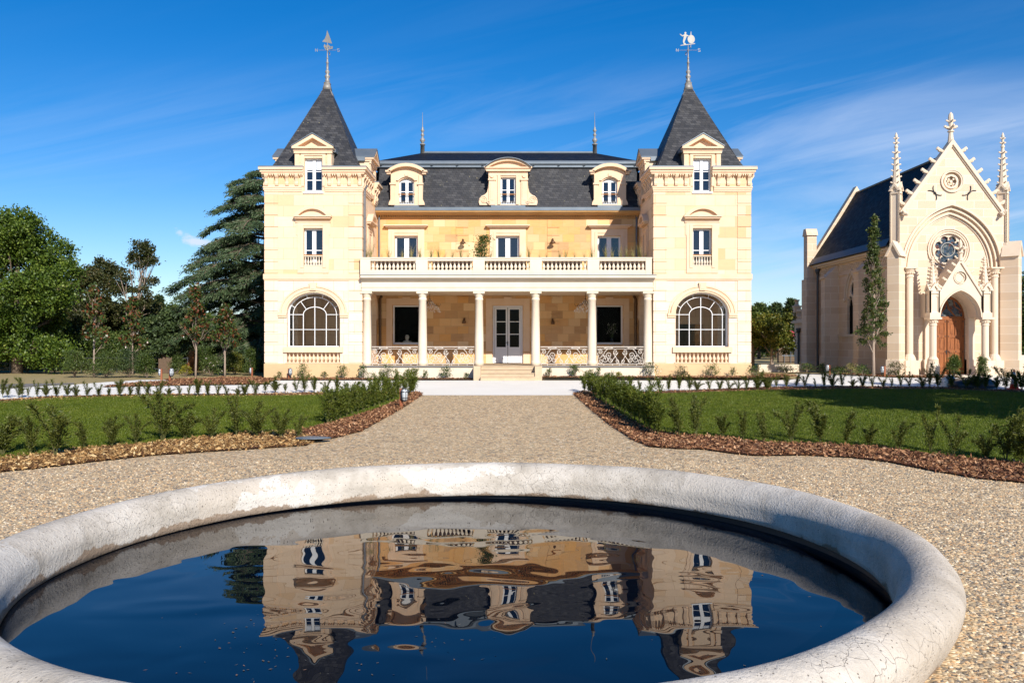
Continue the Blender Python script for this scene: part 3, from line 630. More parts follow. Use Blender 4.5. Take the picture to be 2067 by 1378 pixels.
for sx in (-1, 1):
    cx = sx*8.91; Yf, Yc, Yb, hwid, hdep = 38.6, 41.6, 44.6, 2.215, 3.0
    FF = lambda u, v, q, cx=cx: (cx+u, Yf-q, v)
    FI = lambda u, v, q, sx=sx: (sx*6.695-sx*q, Yc+u, v)
    FO = lambda u, v, q, sx=sx: (sx*11.125+sx*q, Yc+u, v)
    tw = MB()
    win1 = arch(-1.22, 1.22, 1.55, 3.82, .96)
    win2 = [(-.44, 5.98), (.44, 5.98), (.44, 7.71), (-.44, 7.71)]
    win3 = [(-.41, 9.37), (.41, 9.37), (.41, 10.93), (-.41, 10.93)]
    outl = [(-hwid, .8), (hwid, .8), (hwid, 10.30), (.84, 10.30), (.84, 11.23), (-.84, 11.23), (-.84, 10.30), (-hwid, 10.30)]
    tw.slab(FF, outl, [win1, win2, win3], -.45, 0)
    side_hole = [arch(-1.22, 1.22, 2.1, 3.82, .96)] 
    tw.slab(FO, [(-hdep+.452, .8), (hdep-.002, .8), (hdep-.002, 10.30), (-hdep+.452, 10.30)], side_hole, -.45, 0)
    tw.slab(FI, [(-hdep+.452, .8), (hdep-.002, .8), (hdep-.002, 10.30), (-hdep+.452, 10.30)], [[(-.40, 9.37), (.40, 9.37), (.40, 10.2), (-.40, 10.2)], arch(-1.22, 1.22, 2.1, 3.82, .96)], -.45, 0)
    bh = [[(.14, 2.24), (1.48, 2.24), (1.48, 3.45), (.14, 3.45)]] if sx > 0 else []
    tw.slab(lambda u, v, q, cx=cx: (cx+u, Yb+q, v), [(-hwid, .8), (hwid, .8), (hwid, 10.3), (-hwid, 10.3)], bh, 0, .3)
    wall = obj('tower_wall', tw, M['tower'], house)
    if sx > 0: wall['label'] = 'cream block wall of the right-hand tower'
    else: wall['label'] = 'cream block wall of the left-hand tower'
    it = MB()
    it.box(cx-1.76, cx+1.76, Yf+.46, Yb-.01, 1.30, 1.42); it.box(cx-1.76, cx+1.76, Yf+.46, Yb-.01, 5.2, 5.3)
    it.box(cx-1.76, cx+1.76, Yf+.46, Yb-.01, 8.0, 8.1)
    it.box(cx-1.76, cx+1.76, Yf+.9, Yf+.95, 5.3, 10.2)
    obj('room_lining', it, M['interior'], house)
    # plinth, band, sills, imposts, keystone, casings
    pl = MB()
    for F, u0, u1 in ((FF, -hwid-.04, -1.25), (FF, 1.25, hwid+.04), (FF, -1.25, 1.25), (FO, -hdep+.002, hdep), (FI, -hdep+.002, hdep)):
        pl.fbox(F, u0, u1, .7, 1.52, .0015, .04)
    obj('plinth', pl, M['plinth'], wall)
    for F, u in ((FF, hwid), (FO, hdep), (FI, hdep)):
        for s in (-1, 1):
            q = MB(); a0, a1 = sorted((s*u, s*(u-.60)))
            if F is FF: a0 -= .025*(s < 0); a1 += .025*(s > 0)
            if F is not FF and s < 0: a0 += .002
            quoins(F, a0, a1, [1.55+i*.472 for i in range(9)], .028, q); obj('quoins', q, M['tower'], wall); q = MB()
            quoins(F, a0, a1, [5.64+i*.534 for i in range(8)], .028, q); obj('quoins', q, M['tower'], wall)
    tr = MB()
    for F, u in ((FF, hwid), (FI, hdep), (FO, hdep)):
        e = .07 if F is FF else -.002
        tr.fbox(F, -u-e, u+e, 5.38, 5.62, .0015, .07); tr.fbox(F, -u-e*.6, u+e*.6, 5.32, 5.379, .0015, .035)
    # arch mouldings (front and both sides)
    for F in (FF, FI, FO):
        tr.slab(F, halfring(0, 1.22, .96, 1.30, 1.04, 3.82), [], .001, .05); tr.slab(F, halfring(0, 1.30, 1.04, 1.44, 1.17, 3.82), [], .001, .085)
        tr.slab(F, halfring(0, 1.48, 1.21, 1.55, 1.27, 3.82), [], .001, .045)
        for s in (-1, 1):
            a, b_ = sorted((s*1.22, s*1.60)); tr.fbox(F, a, b_, 3.63, 3.72, .003, .06); tr.fbox(F, a, b_, 3.72, 3.83, .003, .10)
        tr.slab(F, [(-.13, 4.87), (.13, 4.87), (.17, 5.22), (-.17, 5.22)], [], .001, .13)
        tr.slab(F, [(-.08, 4.93), (.08, 4.93), (.11, 5.16), (-.11, 5.16)], [], .131, .145)
    tr.fbox(FF, -1.36, 1.36, 2.03, 2.28, -.18, .10); tr.fbox(FF, -1.28, 1.28, 1.53, 1.57, -.18, .06)
    for F in (FF, FI):
        c = 0 if F is FF else -.75
        for s in (-1, 1):
            a, b_ = sorted((c+s*.44, c+s*.72)); tr.fbox(F, a, b_, 5.66, 7.98, .0015, .04)
            a, b_ = sorted((c+s*.44, c+s*.58)); tr.fbox(F, a, b_, 5.90, 7.84, .041, .065)
            a, b_ = sorted((c+s*.721, c+s*.78)); tr.fbox(F, a, b_, 7.40, 7.98, .0015, .03)
        tr.fbox(F, c-.437, c+.437, 7.72, 7.98, .0015, .04); tr.fbox(F, c-.577, c+.577, 7.842, 7.90, .041, .065); tr.fbox(F, c-.80, c+.80, 7.985, 8.03, .0015, .07)
        tr.fbox(F, c-.437, c+.437, 5.66, 5.975, .0015, .03)
        pediment(F, c, .82, 8.14, 8.70, .001, .26, tr)
    if True:   # blind side window
        tr.fbox(FI, -.75-.437, -.75+.437, 5.978, 7.718, .001, .012)
    obj('stone_trim', tr, M['trim'], wall)
    co = MB()
    cornice_run(FF, -hwid, -.43, co, 1, 0); cornice_run(FF, .43, hwid, co, 0, 1)
    for F in (FI, FO):
        cornice_run(F, -hdep+.003, -.5, co, 0, 0); cornice_run(F, .5, hdep, co, 0, 1)
    for u in (-2.14, -1.66, -1.19, -.75, .75, 1.19, 1.66, 2.14): console(FF, u, co)
    for F in (FI, FO):
        for u in (-2.86, -2.32, -1.80, -1.28, -.78, .78, 1.28, 1.8, 2.3, 2.8): console(F, u, co)
    obj('cornice', co, M['trim'], wall)
    # windows of the front
    w2 = window(house, FF, -.44, .44, 6.0, 7.71, -.24, rows=(.42,), mull=.09)
    w3 = window(house, FF, -.41, .41, 9.39, 10.93, -.24, rows=(.36, .62), mull=.07)
    blb = MB()
    for s in (-1, 1): blb.fbox(FF, *sorted((s*.09, s*.33)), 10.42, 10.85, -.206, -.200)
    obj('blind', blb, M['blind'], w3)
    sl = MB().fbox(FF, -.46, .46, 9.30, 9.385, -.2, .05); obj('sill', sl, M['paint'], w3)
    b1 = MB(); b1.fbox(FF, -.43, .43, 5.985, 6.02, -.13, .02); b1.fbox(FF, -.43, .43, 6.42, 6.46, -.13, .01); rl = obj('window_balustrade', b1, M['white_stone'], house)
    baluster_row(rl, FF, [-.38, -.25, -.13, 0, .13, .25, .38], 6.02, 6.42, -.06, M['white_stone'], .72)
    obj('handrail', MB().tube([FF(-.44, 6.49, -.03), FF(.44, 6.49, -.03)], .028, 8), M['rail'], rl)
    # sunk sill panel and balusters under the big arched window
    bb = MB().fbox(FF, -1.218, 1.218, 1.572, 2.03, -.32, -.20); bo = obj('window_balustrade', bb, M['trim'], house)
    baluster_row(bo, FF, [-1.11+i*.185 for i in range(13)], 1.572, 2.03, -.06, M['trim'], 1.12)
    # big arched glazing on the front and the outer side
    for F, w0 in ((FF, -.30), (FO, -.25), (FI, -.25)):
        g = MB(); z0 = 2.285 if F is FF else 2.12
        def bar(pts, r=.022): g.tube([F(a, b, w0) for a, b in pts], r*.8, 4)
        g.slab(F, arch(-1.215, 1.215, z0, 3.82, .955), [arch(-1.165, 1.165, z0+.04, 3.82, .905)], w0-.03, w0+.03)
        e1 = [(1.0*math.cos(PI*i/20), 3.77+.80*math.sin(PI*i/20)) for i in range(21)]; bar([(1.0, z0+.04)]+e1+[(-1.0, z0+.04)])
        e2 = [(.53*math.cos(PI*i/16), 3.77+.35*math.sin(PI*i/16)) for i in range(17)]; bar([(.53, z0+.04)]+e2+[(-.53, z0+.04)], .026)
        bar([(0, z0+.04), (0, 4.57)], .026); bar([(-1.18, 3.08), (1.18, 3.08)], .022); bar([(-1.18, 3.77), (-.53, 3.77)]); bar([(.53, 3.77), (1.18, 3.77)])
        for s in (-1, 1):
            bar([(s*.40, 4.02), (s*.66, 4.38)]); bar([(s*.34, 4.53), (s*.38, 4.70)]); bar([(s*.93, 4.10), (s*1.05, 4.17)])
        wn_ = obj('arched_window', g, M['paint'], house)
        obj('pane', MB().slab(F, arch(-1.2, 1.2, z0+.01, 3.82, .94), [], w0-.004, w0+.004), M['clear'], wn_)
    # dormer on each face of the tower roof
    for F, k, base in ((FF, 0, 0), (FI, 1, 1), (FO, 1, 1)):
        d = MB(); hd = hdep if k else hwid
        if k:
            d.slab(F, [(-.84, 9.6), (.84, 9.6), (.84, 11.23), (-.84, 11.23)], [[(-.41, 9.8), (.41, 9.8), (.41, 10.93), (-.41, 10.93)]], -.30, .004)
        for s in (-1, 1):
            a, b_ = sorted((s*.42, s*.56)); d.fbox(F, a, b_, 9.64 if not k else 9.8, 11.05, .0015+.004*k, .045)
            a, b_ = sorted((s*.64, s*.84)); d.fbox(F, a, b_, 10.5, 11.1, .0015+.004*k, .06)
            a, b_ = sorted((s*.839, s*.60)); d.fbox(F, a, b_, 10.31, 11.225, -1.15, -.451 if not k else -.301)     # cheeks
        d.fbox(F, -.56, .56, 11.05, 11.12, .0015+.004*k, .045); d.fbox(F, -.88, .88, 11.13, 11.23, .005, .09)
        pediment(F, 0, .90, 11.235, 11.97, -.2, .42, d, False, .18)
        dm = obj('dormer', d, M['trim'], house)
        z = MB()
        for s in (-1, 1):
            z.add([F(s*.98, 11.415, .25), F(s*.98, 11.415, -1.6), F(0, 12.0, -1.9), F(0, 12.0, .25), F(s*.98, 11.455, .25), F(s*.98, 11.455, -1.6), F(0, 12.045, -1.9), F(0, 12.045, .25)],
                  [(0, 1, 2, 3), (4, 5, 6, 7), (0, 3, 7, 4), (0, 1, 5, 4), (1, 2, 6, 5)])
        z.fbox(F, -.98, .98, 11.24, 11.41, -1.5, -.205)
        obj('dormer_roof', z, M['zinc'], dm)
        if k: window(house, F, -.41, .41, 9.8, 10.93, -.22, rows=(.5,), mull=.07)
    # gutter and pyramid roof
    z = MB()
    for F, u in ((FF, hwid), (FI, hdep), (FO, hdep)):
        for s in (-1, 1):
            a, b_ = sorted((s*(.43 if F is FF else .5), s*(u+(.25 if F is FF else (.0 if s < 0 else .25))))); z.fbox(F, a, b_, 10.472, 10.53, -.3, .25)
    obj('gutter', z, M['zinc'], wall)
    ax, ay, ex, ey, ez, az = cx, Yc, 1.98, 2.70, 10.50, 15.32
    rf = MB(); N_ = 10
    lv = []
    for i in range(N_+1):
        f = i/N_; s = (1-f); fl = .06*max(0, 1-f*6)
        lv.append([(ax+q*(ex*s+fl), ay+r*(ey*s+fl), ez+(az-ez)*f) for q, r in ((-1, -1), (1, -1), (1, 1), (-1, 1))])
    lv = lv[:-1]+[[(ax+q*.005, ay+r*.005, az) for q, r in ((-1, -1), (1, -1), (1, 1), (-1, 1))]]
    vs = [p for l in lv for p in l]; rf.add(vs, [(i*4+k, i*4+(k+1) % 4, i*4+4+(k+1) % 4, i*4+4+k) for i in range(N_) for k in range(4)])
    roof = obj('tower_roof', rf, M['slate'], house)
    hp = MB()
    for q, r in ((-1, -1), (1, -1)):
        hp.tube([(ax+q*ex, ay+r*ey, ez+.02), (ax+q*.12, ay+r*.17, az-.38)], .022, 5)
    obj('hip_flashing', hp, M['slate'], roof)
    fn = MB()
    for (r0, z0), (r1, z1) in zip([(.36, 14.44), (.30, 14.75), (.20, 14.92), (.22, 14.93), (.15, 15.22), (.165, 15.23), (.165, 15.27)], [(.30, 14.75), (.20, 14.92), (.22, 14.93), (.15, 15.22), (.165, 15.23), (.165, 15.27), (.13, 15.29)]):
        fn.lathe((ax, ay, 0), [(r0*1.25, z0), (r1*1.25, z1)], 4, PI/4, 1, 1.15)
    for i in range(12): fn.lathe((ax-.33+.06*i, ay-.36*1.05, 0), [(.04, 14.40), (.04, 14.46)], 3)
    prof = [(.14, 15.29), (.10, 15.36), (.13, 15.40), (.07, 15.46), (.125, 15.56), (.13, 15.62), (.06, 15.72), (.115, 15.80), (.10, 15.88), (.05, 15.93), (.06, 16.05), (.045, 16.25), (.085, 16.28), (.045, 16.32), (.04, 16.5), (.055, 16.52), (.028, 16.56), (.024, 16.85), (.06, 16.9), (.02, 16.96), (.016, 17.2)]
    fn.lathe((ax, ay, 0), prof, 10)
    obj('finial', fn, M['lead'], roof, True)
    # weather vane with its compass arms
    v = MB(); az_ = 16.9; rot = R_(-14) if sx < 0 else R_(8)
    ka, kb = (.66, .72) if sx < 0 else (.76, .70)
    V2 = lambda a, b, q: (ax+a*ka*math.cos(rot)-q*math.sin(rot), ay+a*ka*math.sin(rot)+q*math.cos(rot), az_+b*kb)
    V1 = lambda a, b, q: (ax+a, ay+q, az_+b)
    if sx < 0:
        v.slab(V2, [(-.42, .62), (.38, .42), (.12, 1.05), (-.02, 1.36), (-.08, 1.05), (-.20, .80)], [], -.012, .012)
        v.slab(V2, [(-.10, .02), (.42, .06), (.44, .24), (.24, .22), (.12, .34), (-.02, .42), (-.06, .30), (-.24, .44), (-.30, .30), (-.22, .12)], [[(.02, .12), (.14, .12), (.08, .24)], [(.22, .12), (.34, .13), (.28, .19)]], -.012, .012)
        v.tube([V2(0, 0, 0), V2(0, 1.2, 0)], .014, 5)
    else:
        v.slab(V2, [(-.52, .28), (.46, .46), (.46, .51), (-.52, .33)], [], -.012, .012)
        v.slab(V2, [(.20+.26*math.cos(a)*.95, .78+.30*math.sin(a)) for a in [2*PI*i/16 for i in range(16)]], [], -.012, .012)
        v.slab(V2, [(.15, 1.05), (.22, 1.05), (.20, 1.32), (.17, 1.32)], [], -.011, .011)
        man = [(-.30, .38), (-.16, .40), (-.18, .48), (-.26, .50), (-.22, .66), (-.16, .80), (-.10, .98), (.02, .96), (.06, .92), (.08, .97), (-.04, 1.06), (-.14, 1.10), (-.14, 1.16), (-.12, 1.24), (-.20, 1.28), (-.26, 1.22), (-.24, 1.12), (-.38, 1.02), (-.54, 1.12), (-.57, 1.08), (-.40, .94), (-.30, .98), (-.32, .80), (-.36, .62), (-.34, .50)]
        v.slab(V2, man, [], -.012, .012); v.tube([V2(0, -.1, 0), V2(0, .42, 0)], .016, 5)
    vane = obj('weather_vane', v, M['lead'], roof)
    ca = MB(); arm = .44
    ca.tube([V1(-arm, 0, 0), V1(arm, 0, 0)], .010, 5); ca.tube([V1(0, 0, -arm), V1(0, 0, arm)], .010, 5)
    def stroke(segs, ox, F3): 
        for a, b_ in segs: ca.tube([F3(ox+a[0]*.05, a[1]*.07, 0), F3(ox+b_[0]*.05, b_[1]*.07, 0)], .013, 4)
    stroke([((-1, -1), (-1, 1)), ((-1, 1), (1, -1)), ((1, -1), (1, 1))], -arm-.1, V1)
    stroke([((1, 1), (-1, 1)), ((-1, 1), (-1, 0)), ((-1, 0), (1, 0)), ((1, 0), (1, -1)), ((1, -1), (-1, -1))], arm+.1, V1)
    V3 = lambda a, b, q: (ax+q, ay+a, az_+b)
    stroke([((-1, -1), (-1, 1)), ((-1, 1), (1, 1)), ((-1, 0), (.6, 0)), ((-1, -1), (1, -1))], -arm-.1, V3)
    stroke([((-1, -1), (-1, 1)), ((-1, 1), (1, 1)), ((1, 1), (1, -1)), ((-1, -1), (1, -1))], arm+.1, V3)
    obj('compass_arms', ca, M['lead'], vane)
    # downpipes in the corner of tower and main wall
    dp = MB(); X = sx*6.55
    if sx < 0:
        dp.tube([(-6.50, 38.95, 9.75), (-6.62, 38.95, 9.5), (-6.62, 38.95, 6.4), (-6.5, 39.0, 6.1), (-6.38, 39.0, 5.7)], .055, 8)
        for zz in (9.3, 8.2, 7.1): dp.lathe((-6.62, 38.95, zz), [(.07, 0), (.07, .05)], 8)
    dp.tube([(sx*6.56, 42.9, 9.2), (sx*6.56, 42.9, 5.6)], .05, 8)
    obj('downpipe', dp, M['pipe'], house)
    dq = MB(); dq.tube([(sx*6.5, 42.85, 1.42), (sx*6.5, 42.85, 4.7), (sx*6.4, 42.7, 4.82)], .07, 8)
    for zz in (2.2, 3.4): dq.lathe((sx*6.5, 42.85, zz), [(.085, 0), (.085, .05)], 8)
    obj('downpipe', dq, M['bronze'], house)

# main body
FM = lambda u, v, q: (u, 43.0-q, v)
cents = (-5.18, 0, 5.18)
holes = [[(c-.60, 5.60), (c+.60, 5.60), (c+.60, 7.92), (c-.60, 7.92)] for c in cents]
holes += [[(c-.70, 2.38), (c+.70, 2.38), (c+.70, 4.38), (c-.70, 4.38)] for c in (-5.18, 5.18)]+[[(-.77, 1.40), (.77, 1.40), (.77, 4.36), (-.77, 4.36)]]
mb = MB().slab(FM, [(-6.69, .8), (6.69, .8), (6.69, 8.98), (-6.69, 8.98)], holes, -.4, 0)
mb.box(-10.4, -10.0, 44.9, 55, .8, 9.1); mb.box(10.0, 10.4, 44.9, 55, .8, 9.1); mb.box(-10.4, 10.4, 55, 55.4, .8, 9.1)
mb.box(-10.0, -6.7, 44.91, 45.2, .8, 9.1); mb.box(6.7, 8.96, 44.91, 45.2, .8, 9.1)
mw = obj('main_wall', mb, M['wall'], house)
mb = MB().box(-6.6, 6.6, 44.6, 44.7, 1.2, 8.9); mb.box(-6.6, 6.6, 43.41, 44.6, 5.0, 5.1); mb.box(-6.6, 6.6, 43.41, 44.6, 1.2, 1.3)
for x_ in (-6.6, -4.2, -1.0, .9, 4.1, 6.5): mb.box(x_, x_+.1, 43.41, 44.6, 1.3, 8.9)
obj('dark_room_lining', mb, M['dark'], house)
tr = MB()
for c in cents:
    for s in (-1, 1):
        a, b_ = sorted((c+s*.60, c+s*.92)); tr.fbox(FM, a, b_, 5.56, 8.27, .001, .045)
        a, b_ = sorted((c+s*.60, c+s*.74)); tr.fbox(FM, a, b_, 5.56, 8.05, .046, .075)
    tr.fbox(FM, c-.598, c+.598, 7.92, 8.27, .001, .045); tr.fbox(FM, c-.738, c+.738, 8.052, 8.12, .046, .075)
    for a, b_, p in ((8.275, 8.34, .10), (8.34, 8.40, .20), (8.40, 8.46, .28)): tr.fbox(FM, c-.84-p, c+.84+p, a, b_, .001, p)
    obj('window_casing', tr, M['trim'], mw); tr = MB()
for c in (-5.18, 5.18):
    for s in (-1, 1):
        a, b_ = sorted((c+s*.72, c+s*1.02)); tr.fbox(FM, a, b_, 1.95, 4.72, .001, .04)
    tr.fbox(FM, c-.718, c+.718, 4.40, 4.72, .001, .04); tr.slab(FM, [(c-.15, 4.40), (c+.15, 4.40), (c+.20, 4.79), (c-.20, 4.79)], [], .041, .10)
    obj('window_casing', tr, M['trim'], mw); tr = MB()
for s in (-1, 1):
    a, b_ = sorted((s*.79, s*1.12)); tr.fbox(FM, a, b_, 1.42, 4.72, .001, .04)
tr.fbox(FM, -.788, .788, 4.38, 4.72, .001, .04); tr.slab(FM, [(-.15, 4.39), (.15, 4.39), (.20, 4.79), (-.20, 4.79)], [], .041, .10)
obj('door_casing', tr, M['trim'], mw)
for c in (-2.33, 2.33):
    q = MB()
    for i in range(7): q.fbox(FM, c-.31, c+.31, 1.99+i*.39+.012, 1.99+(i+1)*.39-.012, .001, .035)
    q.fbox(FM, c-.33, c+.33, 4.72, 4.80, .001, .07); obj('pilaster', q, M['wall'], mw); q = MB()
    for i in range(8): q.fbox(FM, c-.31, c+.31, 5.5+i*.405+.012, 5.5+(i+1)*.405-.012, .001, .035)
    obj('pilaster', q, M['wall'], mw)
mb = MB(); mb.fbox(FM, -6.62, -.80, 1.42, 1.95, .001, .03); mb.fbox(FM, .80, 6.62, 1.42, 1.95, .001, .03); mb.fbox(FM, -6.62, -.80, 1.95, 2.02, .001, .05); mb.fbox(FM, .80, 6.62, 1.95, 2.02, .001, .05)
obj('dado', mb, M['wall'], mw)
mb = MB()
for a, b_, p in ((8.80, 8.86, .06), (8.955, 9.0, .26), (9.0, 9.07, .40), (9.07, 9.13, .5)): mb.fbox(FM, -6.68, 6.68, a, b_, .001, p)
for i in range(112): mb.fbox(FM, -6.62+i*.1185, -6.62+i*.1185+.065, 8.86, 8.954, .001, .18)
obj('cornice', mb, M['trimd'], mw)
mb = MB().fbox(FM, -6.68, 6.68, 9.132, 9.26, -.3, .54); mb.fbox(FM, -6.68, 6.68, 9.26, 9.30, -.3, .50); obj('gutter', mb, M['zinc'], mw)
# mansard and upper roof
mb = MB()
def sl(a, b, x0, x1, x2, x3, t=.1): mb.add([(x0, a[0], a[1]), (x1, a[0], a[1]), (x3, b[0], b[1]), (x2, b[0], b[1]), (x0, a[0]+t, a[1]-.02), (x1, a[0]+t, a[1]-.02), (x3, b[0]+t, b[1]-.02), (x2, b[0]+t, b[1]-.02)], [(0, 1, 2, 3), (4, 5, 6, 7), (0, 1, 5, 4), (2, 3, 7, 6), (0, 3, 7, 4), (1, 2, 6, 5)])
sl((42.85, 9.25), (43.95, 11.62), -6.68, 6.68, -6.68, 6.68)
mb.box(-6.75, 6.75, 44.06, 44.9, 9.2, 11.6); mb.box(-10.2, 10.2, 45.2, 54.8, 9.1, 11.6)
mr = obj('mansard_roof', mb, M['slate'], house)
mb = MB(); A = [(-7.2, 43.95, 11.88), (7.2, 43.95, 11.88), (7.2, 54.8, 11.88), (-7.2, 54.8, 11.88), (-5.05, 49.2, 13.52), (5.1, 49.2, 13.52)]
mb.add(A, [(0, 1, 5, 4), (1, 2, 5), (2, 3, 4, 5), (3, 0, 4), (0, 1, 2, 3)]); obj('upper_roof', mb, M['slate_dark'], house)
mb = MB(); mb.tube([(-7.25, 43.86, 11.80), (7.25, 43.86, 11.80)], .14, 12); mb.box(-7.25, 7.25, 43.80, 44.1, 11.58, 11.70)
for x in np.arange(-6.6, 6.7, 1.32): mb.lathe((x, 43.86, 11.80), [(.001, -.15), (.15, -.15)], 4)
mb.tube([(-5.05, 49.2, 13.53), (5.1, 49.2, 13.53)], .10, 8)
obj('zinc_roll', mb, M['zinc'], mr)
for x in (-4.98, 5.08):
    mb = MB().lathe((x, 49.2, 0), [(.17, 13.45), (.15, 13.98), (.2, 14.0), (.2, 14.05)], 4, PI/4)
    mb.lathe((x, 49.2, 0), [(.06, 14.05), (.07, 14.12), (.15, 14.24), (.14, 14.32), (.06, 14.42), (.055, 14.50), (.115, 14.58), (.05, 14.68), (.05, 14.74), (.12, 14.84), (.05, 14.95), (.06, 15.0), (.022, 15.05), (.008, 15.9)], 10)
    obj('finial', mb, M['lead'], mr, True)
# three dormers on the mansard
FD = lambda u, v, q: (u, 42.9-q, v)
for c in (-5.15, 0.02, 5.2):
    F = lambda u, v, q, c=c: (c+u, 42.9-q, v); mid = abs(c) < 1
    d = MB()
    if mid:
        d.slab(F, [(-1.0, 9.45), (1.0, 9.45), (1.0, 11.18), (-1.0, 11.18)], [[(-.38, 9.50), (.38, 9.50), (.38, 10.88), (-.38, 10.88)]], -.3, 0)
        d.fbox(F, -.999, -.80, 9.45, 11.17, -1.4, -.301); d.fbox(F, .80, .999, 9.45, 11.17, -1.4, -.301)
        d.fbox(F, -.56, .56, 10.96, 11.03, .001, .05)
        for s in (-1, 1):
            d.fbox(F, *sorted((s*.40, s*.54)), 9.5, 10.96, .001, .05); d.fbox(F, *sorted((s*.66, s*.98)), 9.47, 10.72, .001, .07); d.fbox(F, *sorted((s*.74, s*.90)), 9.7, 10.62, .071, .085)
            d.fbox(F, *sorted((s*.62, s*1.02)), 10.72, 10.80, .001, .12); d.slab(F, [(s*.82+.11*math.cos(t_), 10.97+.11*math.sin(t_)) for t_ in [2*PI*i/14 for i in range(14)]], [], .001, .06)
            sw = [(s*1.001, 9.47), (s*1.46, 9.47), (s*1.50, 9.62), (s*1.47, 9.80), (s*1.36, 9.93), (s*1.20, 10.0), (s*1.08, 10.12), (s*1.02, 10.35), (s*1.001, 10.6)]
            d.slab(F, sw, [], -.25, .02)
            for (uc, vc, r0) in ((1.24, 9.73, .20), (.99, 9.60, .10)):
                sp_ = [F(s*(uc+r0*(1-i/40)*math.cos(i*.38)), vc+r0*(1-i/40)*math.sin(i*.38), .03 if uc > 1.1 else .085) for i in range(34)]
                d.tube(sp_, .028 if r0 > .15 else .02, 5)
        d.fbox(F, -1.12, 1.12, 11.18, 11.27, -.1, .12)
        pediment(F, 0, 1.17, 11.27, 11.84, -.2, .30, d, True, .13)
    else:
        top = segm(0, .80, 11.10, 11.42)
        d.slab(F, [(-.80, 9.45), (.80, 9.45)]+top, [[(-.38, 9.50), (.38, 9.50)]+segm(0, .38, 10.66, 10.84)], -.3, 0)
        d.fbox(F, -.799, -.65, 9.45, 11.10, -1.3, -.301); d.fbox(F, .65, .799, 9.45, 11.10, -1.3, -.301)
        for s in (-1, 1):
            d.fbox(F, *sorted((s*.60, s*.82)), 9.47, 10.50, .001, .06); d.fbox(F, *sorted((s*.55, s*.86)), 10.50, 10.58, .001, .11); d.fbox(F, *sorted((s*.62, s*.80)), 10.58, 11.0, .001, .05)
            d.slab(F, [(s*.801, 9.47), (s*.92, 9.47), (s*.90, 9.6), (s*.801, 9.8)], [], -.2, .05)
            d.fbox(F, *sorted((s*.80, s*1.0)), 11.02, 11.12, -.15, .16); d.fbox(F, *sorted((s*.80, s*1.06)), 11.12, 11.20, -.15, .24)
        lo = segm(0, .42, 10.70, 10.90); up = segm(0, .54, 10.72, 11.03); d.slab(F, up+lo[::-1], [], .001, .08)
        d.fbox(F, -.09, .09, 10.93, 11.10, .081, .12)
        lo = segm(0, .83, 11.13, 11.40); up = segm(0, .96, 11.205, 11.56); d.slab(F, up+lo[::-1], [], -.15, .24)
    dm = obj('dormer', d, M['trim'], house)
    z = MB(); hw_ = 1.18 if mid else .93; v0, v1 = (11.415, 11.87) if mid else (11.22, 11.60)
    z.slab(F, segm(0, hw_, v0, v1)+segm(0, hw_-.05, v0, v1-.03)[::-1], [], -1.8 if mid else -1.3, .22)
    z.fbox(F, -hw_+.3, hw_-.3, 9.27, 9.45, -.2, .06); z.blob(F(0, v1+.05, -.3), .06)
    z.slab(F, segm(0, hw_-.06, v0-.1, v1-.05)+[(-hw_+.06, v0-.3), (hw_-.06, v0-.3)], [], -1.2, -.31)
    obj('dormer_roof', z, M['zinc'], dm)
    wd = window(house, F, -.38, .38, 9.50, 10.72 if not mid else 10.88, -.2, rows=(.55,), arched=.1 if not mid else 0, mull=.075)
    obj('handrail', MB().tube([F(-.42, 10.02, .0), F(.42, 10.02, .0)], .026, 8), M['rail'], wd)
    rb = MB(); rb.fbox(F, -.37, .37, 9.50, 9.53, -.08, .02)
    for i in range(9): rb.tube([F(-.34+.085*i, 9.53, -.04), F(-.34+.085*i, 9.64, -.04)], .012, 4)
    obj('guard', rb, M['paint'], wd)
# windows of the upper storey, ground floor windows, door
for i, c in enumerate(cents): window(house, lambda u, v, q, c=c: (c+u, 43-q, v), -.60, .60, 5.62, 7.92, -.22, rows=(.42,), fw=.1, mull=.12)
for c in (-5.18, 5.18): window(house, lambda u, v, q, c=c: (c+u, 43-q, v), -.70, .70, 2.38, 4.38, -.20, rows=(), cols=1, fw=.08, gm=M['shop'])
dr = MB(); F = FM
dr.fbox(F, -.77, -.68, 1.43, 4.36, -.2, -.1); dr.fbox(F, .68, .77, 1.43, 4.36, -.2, -.1); dr.fbox(F, -.68, .68, 4.27, 4.36, -.2, -.1)
for s in (-1, 1):
    a, b_ = sorted((s*.012, s*.10)); dr.fbox(F, a, b_, 1.44, 4.26, -.18, -.12); a, b_ = sorted((s*.58, s*.67)); dr.fbox(F, a, b_, 1.44, 4.26, -.18, -.12)
    a, b_ = sorted((s*.10, s*.58))
    dr.fbox(F, a, b_, 1.44, 2.24, -.18, -.13); dr.fbox(F, a+.07, b_-.07, 1.58, 2.10, -.13, -.115); dr.fbox(F, a, b_, 4.17, 4.26, -.18, -.12)
    for v in (2.90, 3.54): dr.fbox(F, a, b_, v-.02, v+.02, -.175, -.125)
door = obj('door', dr, M['dpaint'], house)
g = MB().fbox(F, -.58, -.10, 2.24, 4.17, -.155, -.145); g.fbox(F, .10, .58, 2.24, 4.17, -.155, -.145); obj('pane', g, M['dglass'], door)
obj('handle', MB().fbox(F, -.03, .02, 2.32, 2.52, -.12, -.10).tube([F(0, 2.47, -.06), F(-.1, 2.47, -.06)], .012, 6), M['biron'], door)
